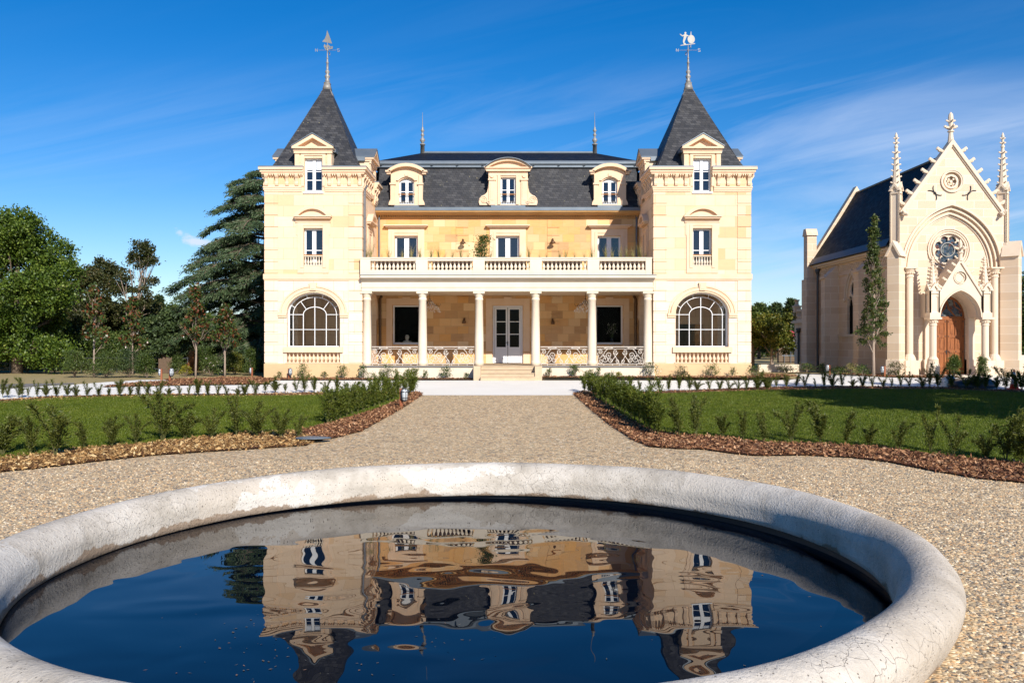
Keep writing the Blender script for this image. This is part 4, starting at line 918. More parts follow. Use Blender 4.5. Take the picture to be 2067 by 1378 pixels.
# porch
ps = MB(); ps.box(-6.68, 6.68, 38.36, 43.0, 1.26, 1.42); ps.box(-6.77, -1.53, 38.36, 38.5, .7, 1.26); ps.box(1.53, 6.68, 38.36, 38.5, .7, 1.26)
pf_ = obj('porch_floor', ps, M['white_stone'], house)
obj('paving', MB().box(-6.60, 6.60, 38.56, 42.9, 1.4205, 1.424), M['floorstone'], pf_)
ps = MB(); ps.box(-6.77, -1.53, 38.30, 38.36, 1.37, 1.415); ps.box(1.53, 6.68, 38.30, 38.36, 1.37, 1.415); ps.box(-1.2, 1.2, 38.30, 38.36, 1.37, 1.418); obj('floor_edge', ps, M['pipe'], pf_)
st = MB()
for i in range(4): st.box(-1.2, 1.2, 37.12+i*.31, 38.36, .7+(i > 0)*(.1+(i-1)*.155)+(.0), .8+(i+1)*.152-.0)
for s in (-1, 1):
    a, b_ = sorted((s*1.205, s*1.52)); st.box(a, b_, 37.35, 38.36, .7, 1.43)
for i in range(4): st.box(-1.2, 1.2, 37.09+i*.31, 37.30+i*.31, .8+(i+1)*.152+.001, .8+(i+1)*.152+.028)
obj('steps', st, M['stepstone'], house)
for i, c in enumerate((-6.48, -3.92, -1.32, 1.28, 3.88, 6.45)):
    mb = MB(); r = .21
    mb.lathe((c, 38.78, 0), [(.225, 1.42), (.225, 1.60), (.21, 1.63), (.205, 1.70), (.20, 2.6), (.172, 4.42), (.195, 4.44), (.195, 4.48), (.172, 4.50), (.172, 4.58), (.19, 4.60), (.19, 4.63), (.235, 4.71), (.24, 4.73)], 28)
    co = obj('column', mb, M['white_stone'], house, True)
    obj('capital', MB().box(c-.262, c+.262, 38.518, 39.042, 4.73, 4.815), M['white_stone'], co)
en = MB(); en.box(-6.69, 6.64, 38.50, 39.06, 4.82, 5.0); en.box(-6.69, 6.66, 38.47, 39.08, 5.0, 5.06); en.box(-6.69, 6.64, 38.50, 39.06, 5.06, 5.29)
en.box(-6.69, 6.66, 38.44, 39.1, 5.29, 5.33); en.box(-6.69, 6.70, 38.36, 39.1, 5.33, 5.38); en.box(-6.69, 6.74, 38.22, 39.1, 5.42, 5.53); en.box(-6.69, 6.70, 38.30, 39.1, 5.38, 5.42)
en.box(-6.69, 6.69, 39.11, 42.99, 4.87, 5.53); obj('entablature', en, M['white_stone'], house)
obj('flashing', MB().box(-6.70, 6.76, 38.20, 38.6, 5.531, 5.56), M['zinc'], house)
px = [(-6.72, -6.26)]+[(c-.27, c+.27) for c in (-3.92, -1.32, 1.28, 3.90)]+[(6.28, 6.56)]
mb = MB(); mb.box(-6.72, 6.56, 38.36, 38.72, 5.562, 5.785); mb.box(-6.72, 6.56, 38.36, 38.72, 6.20, 6.30); mb.box(-6.72, 6.58, 38.33, 38.75, 6.30, 6.36)
for a, b_ in px: mb.box(a, b_, 38.345, 38.735, 5.564, 6.299)
bal = obj('balustrade', mb, M['white_stone'], house)
F = lambda u, v, q: (u, 38.54, v)
for (a0, a1), (b0, b1) in zip(px[:-1], px[1:]):
    nb = 11; sp_ = (b0-a1)/nb; baluster_row(bal, F, [a1+sp_*(i+.5) for i in range(nb)], 5.786, 6.20, 0, M['white_stone'], 1.08)
# scrolled railings between the columns
def scroll(cx_, cz_, r, turns, a0, s, n=26, r1=.12):
    return [(cx_+s*r*(1-(1-r1)*i/n)*math.cos(a0+turns*2*PI*i/n), cz_+r*(1-(1-r1)*i/n)*math.sin(a0+turns*2*PI*i/n)) for i in range(n+1)]
def railing(u0, u1):
    mb = MB(); Fr = lambda a, b, q: (u0+(u1-u0)*(a+1)/2, 38.70+q, b); R2 = lambda pts, r=.019: mb.tube([Fr(a, b, 0) for a, b in pts], r*.78, 5)
    k = 2/(u1-u0)
    R2([(-1, 2.28), (1, 2.28)], .026); R2([(-1, 2.19), (1, 2.19)], .014); R2([(-1, 1.50), (1, 1.50)], .02)
    for s in (-1, 1):
        S_ = lambda uc, vc, r, t_, a0, m_=1, w_=.019: mb.tube([Fr(s*(uc+k*(p[0]-uc)), p[1], 0) for p in scroll(uc, vc, r, t_, a0, m_)], w_*.78, 5)
        S_(.20, 2.06, .12, 1.4, PI*1.1, 1); R2([(s*.10, 2.0), (s*.30, 1.72), (s*.42, 1.55)]); R2([(s*.30, 2.0), (s*.04, 1.54)]); S_(.14, 1.62, .10, 1.3, -PI*.6, -1)
        S_(.48, 1.90, .16, 1.5, PI*1.4, 1); S_(.40, 1.66, .13, 1.4, PI*.5, -1); S_(.66, 1.70, .17, 1.5, PI*.3, 1); S_(.86, 2.05, .12, 1.4, PI*.2, 1); S_(.85, 1.62, .12, 1.4, PI*1.2, -1)
        R2([(s*.98, 2.0), (s*.93, 1.85), (s*.97, 1.7), (s*.99, 1.52)]); R2([(s*.55, 2.17), (s*.66, 2.05), (s*.72, 1.90), (s*.62, 1.75)]); R2([(s*.74, 1.95), (s*.82, 1.80), (s*.92, 1.74)])
        mb.tube([Fr(s*.5+.10*k*math.cos(t_)*2, 2.235+.03*math.sin(t_), 0) for t_ in [2*PI*i/12 for i in range(12)]], .011, 4, closed=True)
        for a in (.04, .33, .7, .97): mb.tube([Fr(s*a, 1.50, 0), Fr(s*a, 1.42, 0)], .014, 4)
    obj('railing', mb, M['iron'], house)
for a, b_ in ((-6.25, -4.13), (-3.71, -1.54), (1.50, 3.66), (4.09, 6.24)): railing(a, b_)
# things hung on or standing in the house
def wall_lamp(x, z, label, up):
    r = empty('wall_lamp', (x, 42.93, z), label, 'wall lamp', 'wall lamps on the house front')
    mb = MB(); mb.box(-.05, .05, -.02, .03, -.12, .10) 
    mb.tube([(0, -.03, .02), (0, -.12, .12), (0, -.24, .10)], .014, 6); obj('bracket', mb, M['bronze'], r).location = (0, 0, 0)
    mb = MB().lathe((0, -.24, -.02), [(.16, -.10), (.13, -.05), (.05, .02), (.04, .12)] if up else [(.10, -.16), (.09, -.06), (.05, .03), (.02, .12)], 14)
    obj('lamp_shade', mb, M['bronze'], r, True).location = (0, 0, 0)
wall_lamp(-2.28, 7.62, 'bronze wall lamp above the balcony, left of the climbing plant', True); wall_lamp(2.28, 7.64, 'bronze wall lamp above the balcony, right of the middle upper window', True)
wall_lamp(-2.22, 3.62, 'brown wall lamp inside the porch, left of the front door', False); wall_lamp(2.28, 3.58, 'brown wall lamp inside the porch, right of the front door', False)
def chandelier(x, y, z, label, s=1.):
    r = empty('chandelier', (x, y, z), label, 'chandelier', 'crystal chandeliers')
    mb = MB(); mb.tube([(0, 0, 0), (0, 0, -.25)], .012, 5); mb.lathe((0, 0, -.3), [(.02, 0), (.05, .03), (.02, .08)], 8)
    for i in range(8):
        a = 2*PI*i/8; ca_, sa_ = math.cos(a), math.sin(a)
        mb.tube([(ca_*.04, sa_*.04, -.32), (ca_*.22*s, sa_*.22*s, -.55), (ca_*.42*s, sa_*.42*s, -.62), (ca_*.46*s, sa_*.46*s, -.5)], .012, 5)
    obj('frame', mb, M['bronze'], r).location = (0, 0, 0)
    n = 420; f = rng.uniform(0, 1, n)**.7; a = rng.uniform(0, 2*PI, n); rad = (.06+.42*f)*s
    P = np.column_stack([rad*np.cos(a), rad*np.sin(a), -.25-.5*f-rng.uniform(0, .16, n)]); D = rng.normal(size=P.shape)*.2; D[:, 2] = -1
    quads('crystals', leaves(P, D, rng.uniform(.05, .10, n), .035, rng), M['crystal'], r).location = (0, 0, 0)
m, t, b = newmat('amber_crystal', .08, .8, 0, (.85, .74, .62)); M['crystal'] = m
chandelier(-3.80, 41.0, 4.86, 'crystal chandelier under the porch ceiling, behind the second column from the left', 1.15); chandelier(3.78, 41.0, 4.86, 'crystal chandelier under the porch ceiling, behind the second column from the right', 1.15)
chandelier(-8.35, 41.5, 5.18, 'crystal chandelier seen inside the arched window of the left tower', .9); chandelier(8.35, 41.5, 5.18, 'crystal chandelier seen inside the arched window of the right tower', .9)
r = empty('bust', (at(822, 43.4), 43.36, 2.38), 'grey plaster bust standing behind the ground floor window at the left of the porch', 'bust')
mb = MB().lathe((0, 0, 0), [(.10, 0), (.10, .05), (.22, .07), (.24, .12), (.18, .18), (.07, .20), (.065, .26), (.09, .29), (.105, .36), (.10, .43), (.06, .48), (.01, .5)], 16, 0, 1, .75)
mb.lathe((.0, -.09, .35), [(.005, -.03), (.022, -.01), (.01, .04)], 6); mb.box(-.055, .055, -.02, .06, -.001, .03)
obj('carved_head', mb, M['marble'], r, True).location = (0, 0, 0)
r = empty('vase_of_flowers', (at(1235, 43.4), 43.36, 2.38), 'tall cut flowers in a dark vase behind the right ground floor porch window', 'vase')
obj('vase', MB().lathe((0, 0, 0), [(.05, 0), (.09, .1), (.07, .22), (.04, .3), (.05, .33)], 12), M['biron'], r, True).location = (0, 0, 0)
P = []; D = []
for i in range(9):
    a = rng.uniform(-1, 1); 
    for j in range(16): P.append((a*.025*j*.9, rng.uniform(-.03, .03), .32+j*.05*(1-.4*abs(a)))); D.append((a+rng.normal()*.5, rng.normal()*.3, 1+rng.normal()*.3))
quads('stems', leaves(np.array(P), np.array(D), .08, .018, rng), M['bush'], r).location = (0, 0, 0)
P = np.array([(rng.uniform(-.25, .3), rng.uniform(-.05, .0), rng.uniform(.55, 1.1)) for i in range(60)]); quads('blossoms', leaves(P, rdir(rng, 60), .05, .03, rng), M['flower'], r).location = (0, 0, 0)

# ------------------------------------------------------------------ the chapel
CXc, YC = 22.3, 42.3
chapel = empty('chapel', (CXc, YC, .8), 'pale gothic stone chapel with pinnacled gable, rose window and dark steep roof', 'chapel')
FC = lambda u, v, q: (CXc+u, YC-q, v)
def parch(c, w_, v0, vs, rise, n=14, bot=True):
    """pointed arch outline"""
    r = (rise*rise+w_*w_)/(2*w_); o = r-w_; a1 = math.acos(min(1, max(-1, o/r)))
    R = [(c-o+r*math.cos(a1*i/n), vs+r*math.sin(a1*i/n)) for i in range(n+1)]
    L = [(2*c-x, y) for x, y in R[::-1]][1:]
    return ([(c-w_, v0), (c+w_, v0)] if bot else [])+R+L
def pring(c, w0, r0, w1, r1, vs, n=16):
    return parch(c, w1, 0, vs, r1, n, False)+parch(c, w0, 0, vs, r0, n, False)[::-1]
def circ(c, v, r, n=24, a0=0): return [(c+r*math.cos(a0+2*PI*i/n), v+r*math.sin(a0+2*PI*i/n)) for i in range(n)]
def crocket(mb, p, d, s=.12):
    """leafy knob leaning out along d"""
    p = Vector(p); d = Vector(d).normalized()
    mb.tube([p, p+d*s*.8, p+d*s*1.3+Vector((0, 0, s*.5))], [s*.28, s*.42, s*.16], 6); mb.blob(p+d*s*1.25+Vector((0, 0, s*.15)), s*.34, 6, 3)
def pinnacle(mb, x, y, z0, zg, zt, half, ncr=7, gab=True, rot=PI/4):
    """shaft with recessed panels and small gables, crocketed spire and finial"""
    c, s = math.cos(rot), math.sin(rot)
    Fs = [lambda u, v, q, k=k: (x+(u*math.cos(rot+k*PI/2)+(half+q)*math.sin(rot+k*PI/2)), y+(u*math.sin(rot+k*PI/2)-(half+q)*math.cos(rot+k*PI/2)), v) for k in range(4)]
    mb.lathe((x, y, 0), [((half-.05)*1.414, z0), ((half-.05)*1.414, zg)], 4, rot+PI/4)
    mb.lathe((x, y, 0), [(half*1.42, z0), (half*1.42, z0+.22), ((half-.05)*1.414, z0+.30)], 4, rot+PI/4)
    for F in Fs:
        for t in (-1, 1): mb.fbox(F, *sorted((t*half, t*(half-.07))), z0+.2, zg, -.06, 0)
        mb.fbox(F, -half+.07, half-.07, zg-.14, zg, -.06, 0)
        if gab:
            h = half*1.25
            mb.slab(F, [(half+.05, zg), (0, zg+h*1.35), (-half-.05, zg), (-half+.06, zg), (0, zg+h*1.35-.16), (half-.06, zg)], [], -half*.6, .05)
            mb.slab(F, [(half-.06, zg), (0, zg+h*1.35-.17), (-half+.06, zg)], [], -half*.6, -.02)
    h = zt-zg
    mb.lathe((x, y, 0), [(half*.95, zg), (half*.28, zg+h*.74), (half*.40, zg+h*.75), (half*.40, zg+h*.77), (half*.22, zg+h*.79), (half*.26, zg+h*.92), (half*.30, zg+h*.95), (half*.08, zt)], 8, rot+PI/8)
    for i in range(ncr):
        f = (i+.4)/ncr*.72; rad = half*(.95-.67*f/.74)
        for k in range(4):
            a = rot+PI/4+k*PI/2; crocket(mb, (x+rad*.8*math.cos(a), y+rad*.8*math.sin(a), zg+h*f), (math.cos(a), math.sin(a), .1), half*.42)
    for f, q in ((.82, .40), (.90, .34)):
        for k in range(4):
            a = rot+PI/4+k*PI/2; crocket(mb, (x+half*.1*math.cos(a), y+half*.1*math.sin(a), zg+h*f), (math.cos(a), math.sin(a), .1), half*q)
cf_ = MB(); hw = 2.62
sp0, a1, a2, a3 = 6.24, (2.42, 3.12), (2.26, 2.92), (2.08, 2.70)
out = [(-hw, .8), (hw, .8), (hw, 9.02), (0, 12.56), (-hw, 9.02)]
def archwall(w_, r_, top=True):
    o = [(-hw, .8), (-w_, .8)]+parch(0, w_, 0, sp0, r_, 16, False)[::-1]+[(w_, .8), (hw, .8), (hw, 9.02), (0, 12.56), (-hw, 9.02)]
    return o
rd = circ(0, 10.57, .46)
cf_.slab(FC, archwall(*a1), [rd], -.12, 0); cf_.slab(FC, archwall(*a2), [circ(0, 10.57, .36)], -.22, -.1205); cf_.slab(FC, archwall(*a3), [], -.32, -.2205)
rose = circ(.02, 7.18, .80, 32); 
cf_.slab(FC, [(-hw, .8), (-.92, .8)]+[(-.92, 3.74)]+[(.92*math.cos(PI-PI*i/14), 3.74+1.10*math.sin(PI*i/14)) for i in range(1, 14)]+[(.92, 3.74), (.92, .8), (hw, .8), (hw, 9.02), (0, 12.4), (-hw, 9.02)], [rose], -.60, -.321)
cw = obj('facade', cf_, M['chapel'], chapel)
t_ = MB()
for w0, r0, w1, r1, q0, q1 in ((2.42, 3.12, 2.52, 3.22, .001, .07), (2.26, 2.92, 2.33, 3.0, -.12, -.07), (2.08, 2.70, 2.16, 2.79, -.22, -.16)): t_.slab(FC, pring(0, w0, r0, w1, r1, sp0), [], q0, q1)
t_.slab(FC, pring(0, 1.98, 2.6, 2.06, 2.69, sp0), [], -.32, -.27)
for r0, r1, q1 in ((.46, .53, .05), (.53, .57, .08)): t_.slab(FC, circ(0, 10.57, r1), [circ(0, 10.57, r0)], .001, q1)
# quatrefoil roundel
qf = []
for k in range(8): 
    a0 = k*PI/4
    qf += [(.17*math.cos(a0)+.10*math.cos(a0+b_), 10.57+.17*math.sin(a0)+.10*math.sin(a0+b_)) for b_ in (-.9, -.45, 0, .45, .9)]
t_.slab(FC, circ(0, 10.57, .36), [qf], -.12, -.04); t_.slab(FC, circ(0, 10.57, .07, 10), [], -.12, -.05)
for k in range(4):
    a0 = PI/4+k*PI/2; t_.slab(FC, circ(.17*math.cos(a0), 10.57+.17*math.sin(a0), .05, 8), [], -.12, -.06)
# rose surround and tracery
for r0, r1, q0, q1 in ((.80, .86, -.32, -.24), (.92, .98, -.32, -.27), (1.02, 1.09, -.32, -.25)): t_.slab(FC, circ(.02, 7.18, r1, 32), [circ(.02, 7.18, r0, 32)], q0, q1)
lob = []
for k in range(8):
    a0 = k*PI/4+PI/8; lob += [(.02+.50*math.cos(a0)+.215*math.cos(a0+b_), 7.18+.50*math.sin(a0)+.215*math.sin(a0+b_)) for b_ in (-1.25, -.8, -.4, 0, .4, .8, 1.25)]
t_.slab(FC, circ(.02, 7.18, .795, 32), [lob], -.45, -.36)
for k in range(8):
    a0 = k*PI/4; p0 = FC(.02+.50*math.cos(a0), 7.18+.50*math.sin(a0), -.38); t_.tube([p0, FC(.02+.72*math.cos(a0), 7.18+.72*math.sin(a0), -.37)], .03, 6); t_.blob(p0, .055, 7)
# gable coping with crockets
for s in (-1, 1):
    t_.slab(FC, [(s*2.68, 8.98), (s*2.50, 8.98), (0, 12.40), (0, 12.68)], [], -.35, .13); t_.slab(FC, [(s*2.50, 8.98), (s*2.42, 8.98), (0, 12.30), (0, 12.40)], [], -.0, .06)
    for i in range(6):
        f = .11+i*.145; crocket(t_, FC(s*2.66*(1-f), 9.0+3.66*f, 0), (s*.9, 0, .35), .24)
    t_.blob(FC(s*2.46, 8.95, .14), (.15, .1, .13)); crocket(t_, FC(s*2.45, 8.95, .12), (-s*.3, -1, -.6), .2); crocket(t_, FC(s*2.45, 8.95, .12), (s*.6, -.8, .3), .17)
t_.lathe((CXc, YC+.1, 0), [(.16, 12.45), (.11, 12.9), (.10, 13.05), (.16, 13.07), (.16, 13.11), (.10, 13.14), (.09, 13.35), (.11, 13.55), (.12, 13.8), (.10, 13.95), (.02, 14.06)], 8, PI/8)
for k in range(4):
    a0 = k*PI/2+PI/4*0; crocket(t_, (CXc+.08*math.cos(a0), YC+.1+.08*math.sin(a0), 13.28), (math.cos(a0), math.sin(a0), .1), .18); crocket(t_, (CXc+.07*math.cos(a0), YC+.1+.07*math.sin(a0), 13.6), (math.cos(a0), math.sin(a0), .1), .12)
obj('carved_trim', t_, M['chtrim'], cw)
ti = MB()
for uc, s in ((-.86, 1), (.86, -1)):
    for k in range(2):
        d_ = 1 if k == 0 else -1; cxx, cyy = uc+d_*s*.26*1.05, 9.98+.26*1.05*d_*.0+d_*.24
        a0 = math.atan2(-d_*.24, -d_*s*.27); ti.tube([FC(cxx+.36*math.cos(a0+b_), cyy+.36*math.sin(a0+b_), .03) for b_ in np.linspace(-1.05, 1.05, 12)], .022, 5)
    ti.blob(FC(uc, 9.98, .05), .055, 8)
obj('iron_ties', ti, M['biron'], cw)
obj('rose_window', MB().slab(FC, circ(.02, 7.18, .79, 32), [], -.50, -.47), M['stained'], chapel)
rt_ = MB(); rt_.slab(FC, circ(.02, 7.18, .37, 24), [circ(.02, 7.18, .33, 24)], -.46, -.42); obj('glazing_ring', rt_, M['lead'], chapel)
# diagonal buttresses and pinnacles
for s in (-1, 1):
    bx, by = CXc+s*2.66, YC+.05; d = Vector((s*.7071, -.7071, 0)); t2 = Vector((.7071, s*.7071, 0))
    FB = lambda u, v, q, bx=bx, by=by, d=d, t2=t2: (bx+d.x*q+t2.x*u, by+d.y*q+t2.y*u, v)
    b = MB(); b.fbox(FB, -.285, .285, .8, 6.86, -.1, .70); b.fbox(FB, -.33, .33, .78, 1.62, -.05, .755)
    b.slab(FB, [(-.285, 6.86), (.285, 6.86), (0, 7.40)], [], -.1, .70)
    bo = obj('buttress', b, M['chapel'], chapel)
    b = MB(); 
    for q in (-1, 1): b.slab(FB, [(q*.40, 6.76), (q*.30, 6.76), (0, 7.33), (0, 7.54)], [], -.05, .78)
    obj('coping', b, M['chtrim'], bo)
    b = MB(); pinnacle(b, CXc+s*2.69, YC+.22, 7.25, 10.10, 13.06, .235, 7); obj('pinnacle', b, M['chtrim'], chapel)
    # engaged columns of the great arch
    b = MB(); x = CXc+s*2.13; b.lathe((x, YC-.02, 0), [(.30, .8), (.30, 1.6), (.27, 1.72), (.24, 1.78), (.22, 1.84), (.165, 1.90), (.165, 5.72), (.20, 5.75), (.20, 5.79), (.17, 5.82), (.20, 6.0), (.30, 6.17)], 14)
    b.box(x-.32, x+.32, YC-.34, YC+.30, 6.17, 6.235); b.box(x-.33, x+.33, YC-.30, YC+.3, .79, 1.58)
    rr2 = random.Random(4)
    for k in range(26):
        a = 2*PI*k/13; z = 5.92+.14*(k % 2); b.blob((x+.21*math.cos(a), YC-.02+.21*math.sin(a), z+.04), .055, 6, 3)
    obj('column', b, M['chtrim'], chapel)
# porch
FP = lambda u, v, q: (CXc+u, 41.5-q, v)
p = MB(); gab = [(-1.10, 4.70), (1.10, 4.70), (1.10, 4.80), (0, 6.55), (-1.10, 4.80)]
oo = [(-1.12, 3.72), (-1.0, 3.72)]+parch(0, 1.0, 0, 3.72, 1.32, 14, False)[::-1]+[(1.0, 3.72), (1.12, 3.72), (1.12, 4.80), (0, 6.55), (-1.12, 4.80)]
p.slab(FP, oo, [circ(0, 5.68, .30)], -.25, 0); p.slab(FP, circ(0, 5.68, .30), [], -.25, -.07)
p.slab(FP, pring(0, 1.001, 1.321, 1.06, 1.39, 3.72), [], .001, .06)
p.slab(FP, pring(0, .94, 1.24, 1.12, 1.45, 3.72), [], -1.1, -.2505)
for s in (-1, 1):
    p.fbox(FP, *sorted((s*1.0, s*1.45)), 3.72, 4.9, -1.1, -.3); p.fbox(FP, *sorted((s*.93, s*1.25)), .8, 3.72, -1.42, -.95); p.fbox(FP, *sorted((s*.92, s*1.32)), .8, 1.62, -1.42, -.90)
    p.slab(FP, [(s*1.20, 4.72), (s*1.08, 4.72), (0, 6.42), (0, 6.64)], [], -1.1, .07)
pc = obj('porch', p, M['chtrim'], chapel)
p = MB()
fl4 = []
for k in range(4):
    a0 = k*PI/2; fl4 += [(.12*math.cos(a0)+.10*math.cos(a0+b_), 5.68+.12*math.sin(a0)+.10*math.sin(a0+b_)) for b_ in (-1.1, -.6, 0, .6, 1.1)]
p.slab(FP, circ(0, 5.68, .24), [fl4], -.069, -.02); p.slab(FP, circ(0, 5.68, .33), [circ(0, 5.68, .29)], .001, .04)
for s in (-1, 1):
    for i in range(4): f = .22+i*.2; crocket(p, FP(s*1.14*(1-f), 4.78+1.8*f, 0), (s*.85, 0, .35), .17)
p.lathe((CXc, 41.5, 0), [(.12, 6.5), (.09, 6.75), (.09, 6.85), (.15, 6.88), (.15, 6.92), (.09, 6.95), (.085, 7.2), (.10, 7.35), (.02, 7.56)], 8)
for k in range(4): a0 = k*PI/2; crocket(p, (CXc+.08*math.cos(a0), 41.5+.08*math.sin(a0), 7.1), (math.cos(a0), math.sin(a0), .1), .16)
obj('carving', p, M['chtrim'], pc)
for s in (-1, 1):
    x = CXc+s*1.29; b = MB(); b.lathe((x, 41.62, 0), [(.17, 1.60), (.25, 1.61), (.25, 1.66), (.19, 1.74), (.165, 1.80), (.165, 3.30), (.19, 3.32), (.19, 3.36), (.17, 3.38), (.20, 3.50), (.27, 3.62)], 14)
    b.lathe((x, 41.62, 0), [(.31, .79), (.31, 1.30), (.26, 1.50), (.26, 1.60)], 8, PI/8)
    b.box(x-.30, x+.30, 41.32, 41.92, 3.62, 3.715)
    for k in range(12): a = 2*PI*k/12; b.blob((x+.20*math.cos(a), 41.62+.2*math.sin(a), 3.5), .05, 6, 3)
    obj('column', b, M['chtrim'], pc)
    b = MB(); pinnacle(b, x, 41.66, 3.72, 5.02, 6.75, .24, 7, True, 0.0); obj('pinnacle', b, M['chtrim'], pc)
# door
FDr = lambda u, v, q: (CXc+u, 42.85-q, v)
d = MB(); W_ = .90
d.slab(FDr, arch(-W_, W_, 3.66, 3.74, 1.08, 14), [arch(-W_+.09, W_-.09, 3.80, 3.86, .84, 14)], 0, .06)
for s in (-1, 1):
    a, b_ = sorted((s*.012, s*(W_-.0))); d.fbox(FDr, a, b_, .84, 3.62, 0, .05)
    for v0, v1 in ((.98, 1.10), (1.95, 2.10), (2.72, 2.86), (3.45, 3.62), (.84, .9)): d.fbox(FDr, a+.02, b_-.02, v0, v1, .05, .075)
    for k in range(3): uu = a+.02+(b_-a-.14)*k/2; d.fbox(FDr, uu, uu+.10, .84, 3.62, .0501, .085)
    for v0, v1 in ((1.18, 1.88), (2.16, 2.66), (2.92, 3.38)):
        for k in range(2): uu = a+.02+(b_-a-.14)*k/2+.15; d.fbox(FDr, uu, uu+(b_-a-.14)/2-.20, v0, v1, .0502, .066)
d.fbox(FDr, -.9, .9, 3.62, 3.70, 0, .11)
for pts in ([(-.45, 3.8), (-.1, 4.2), (0, 4.7)], [(.45, 3.8), (.1, 4.2), (0, 4.7)], [(-.8, 4.05), (-.45, 4.3), (-.35, 4.6)], [(.8, 4.05), (.45, 4.3), (.35, 4.6)]): d.tube([FDr(a, b_, .03) for a, b_ in pts], .035, 5)
dd = obj('door', d, M['oak'], chapel)
b = MB()
for s in (-1, 1):
    for k in range(3):
        for v in (1.04, 2.02, 2.79, 3.54): b.blob(FDr(s*(.09+.36*k), v, .09), .03, 8)
b.fbox(FDr, -.05, -.02, 1.9, 2.1, .085, .12); b.tube([FDr(.05, 2.05, .1), FDr(.12, 2.0, .14), FDr(.12, 1.9, .14)], .014, 5)
obj('ironwork', b, M['biron'], dd)
obj('fanlight', MB().slab(FDr, arch(-W_+.05, W_-.05, 3.7, 3.86, .9, 14), [], .01, .02), M['stained'], dd)
obj('door_step', MB().box(CXc-1.9, CXc+1.9, 41.0, 42.6, .70, .86), M['pale'], chapel)
# nave
NX = 2.55; FN = lambda u, v, q: (CXc-NX-q, u, v)
nv = MB(); wins = [[(y, z) for y, z in parch(c, .72, 2.95, 5.0, 1.35)] for c in (48.3, 44.15, 52.2)]
nv.slab(FN, [(42.91, .8), (53.9, .8), (53.9, 7.35), (42.91, 7.35)], wins[:1], -.5, 0)
nv.slab(lambda u, v, q: (CXc+NX+q, u, v), [(42.91, .8), (53.9, .8), (53.9, 7.35), (42.91, 7.35)], [], -.5, 0)
nv.slab(lambda u, v, q: (CXc+u, 53.9+q, v), [(-NX, .8), (NX, .8), (NX, 7.4), (0, 11.8), (-NX, 7.4)], [], 0, .4)
nav = obj('nave_wall', nv, M['chapel'], chapel)
b = MB()
b.fbox(FN, 42.95, 53.9, 2.80, 2.95, .001, .08); b.fbox(FN, 42.92, 53.9, 7.12, 7.22, .001, .20); b.fbox(FN, 42.92, 53.9, 7.22, 7.35, .001, .32); b.fbox(FN, 42.92, 53.9, 6.42, 6.50, .001, .07); b.fbox(FN, 42.92, 53.9, .79, 1.6, .001, .07)
for w0, r0, w1, r1, q in ((.72, 1.35, .80, 1.45, .05), (.88, 1.55, .98, 1.68, .10)): b.slab(FN, pring(48.3, w0, r0, w1, r1, 5.0), [], .001, q)
for s in (-1, 1): b.blob(FN(48.3+s*.93, 4.95, .06), .12)
b.slab(FN, [(48.3-.72, 5.0), (48.3+.72, 5.0)]+parch(48.3, .72, 0, 5.0, 1.35, 14, False), [circ(48.3, 5.55, .36), parch(48.3-.34, .28, 4.99-.0, 5.0, .0+.2)[0:0] or circ(48.3-.0, 6.12, .08, 8)], -.14, -.06)
for s in (-1, 1): b.slab(FN, pring(48.3+s*.36, .28, .45, .36, .55, 4.6), [], -.14, -.06)
b.fbox(FN, 48.26, 48.34, 2.95, 5.0, -.14, -.06)
rr2 = random.Random(9)
for i in range(36):
    y = 43.2+i*.30
    b.tube([FN(y+.11*math.cos(a)*(1-.03*j), 6.80+.20*math.sin(a)*(1-.04*j), .02) for j, a in enumerate(np.linspace(0, 4.8, 12))], [.035]*11+[.02], 5)
    if i % 3 == 0: b.blob(FN(y+.15, 6.98, .03), (.06, .09, .07))
obj('carved_frieze', b, M['chtrim'], nav)
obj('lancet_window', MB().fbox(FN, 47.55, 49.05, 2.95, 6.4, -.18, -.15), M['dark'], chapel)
for c in (45.85, 50.6):
    b = MB(); b.fbox(FN, c-.33, c+.33, .8, 6.35, .0, .80)
    b.add([FN(c-.33, 6.35, .80), FN(c+.33, 6.35, .80), FN(c+.33, 7.15, 0), FN(c-.33, 7.15, 0), FN(c-.33, 6.351, 0), FN(c+.33, 6.351, 0)], [(0, 1, 2, 3), (0, 3, 4), (1, 5, 2), (0, 4, 5, 1)])
    b.fbox(FN, c-.36, c+.36, .8, 1.6, .0, .86); b.fbox(FN, c-.36, c+.36, 6.28, 6.40, .70, .90)
    obj('buttress', b, M['chapel'], chapel)
b = MB()
for s in (-1, 1): b.add([(CXc+s*2.98, 42.92, 7.50), (CXc+s*2.98, 53.92, 7.50), (CXc, 53.92, 12.0), (CXc, 42.92, 12.0), (CXc+s*2.98, 42.92, 7.40), (CXc+s*2.98, 53.92, 7.40), (CXc, 53.92, 11.9), (CXc, 42.92, 11.9)], [(0, 1, 2, 3), (4, 5, 6, 7), (0, 1, 5, 4), (0, 3, 7, 4), (1, 2, 6, 5)])
nr = obj('nave_roof', b, M['slate_dark'], chapel)
b = MB(); 
for s in (-1, 1):
    a = CXc+s*2.99; b.add([(a, 42.93, 7.36), (a, 53.9, 7.36), (a-s*.20, 53.9, 7.70), (a-s*.20, 42.93, 7.70), (a+s*.06, 42.93, 7.40), (a+s*.06, 53.9, 7.40), (a-s*.16, 53.9, 7.80), (a-s*.16, 42.93, 7.80)], [(0, 1, 2, 3), (4, 5, 6, 7), (0, 1, 5, 4), (2, 3, 7, 6), (0, 3, 7, 4), (1, 2, 6, 5)])
b.tube([(CXc, 43.0, 12.02), (CXc, 53.9, 12.02)], .07, 6)
obj('gutter', b, M['dpipe'], nr)
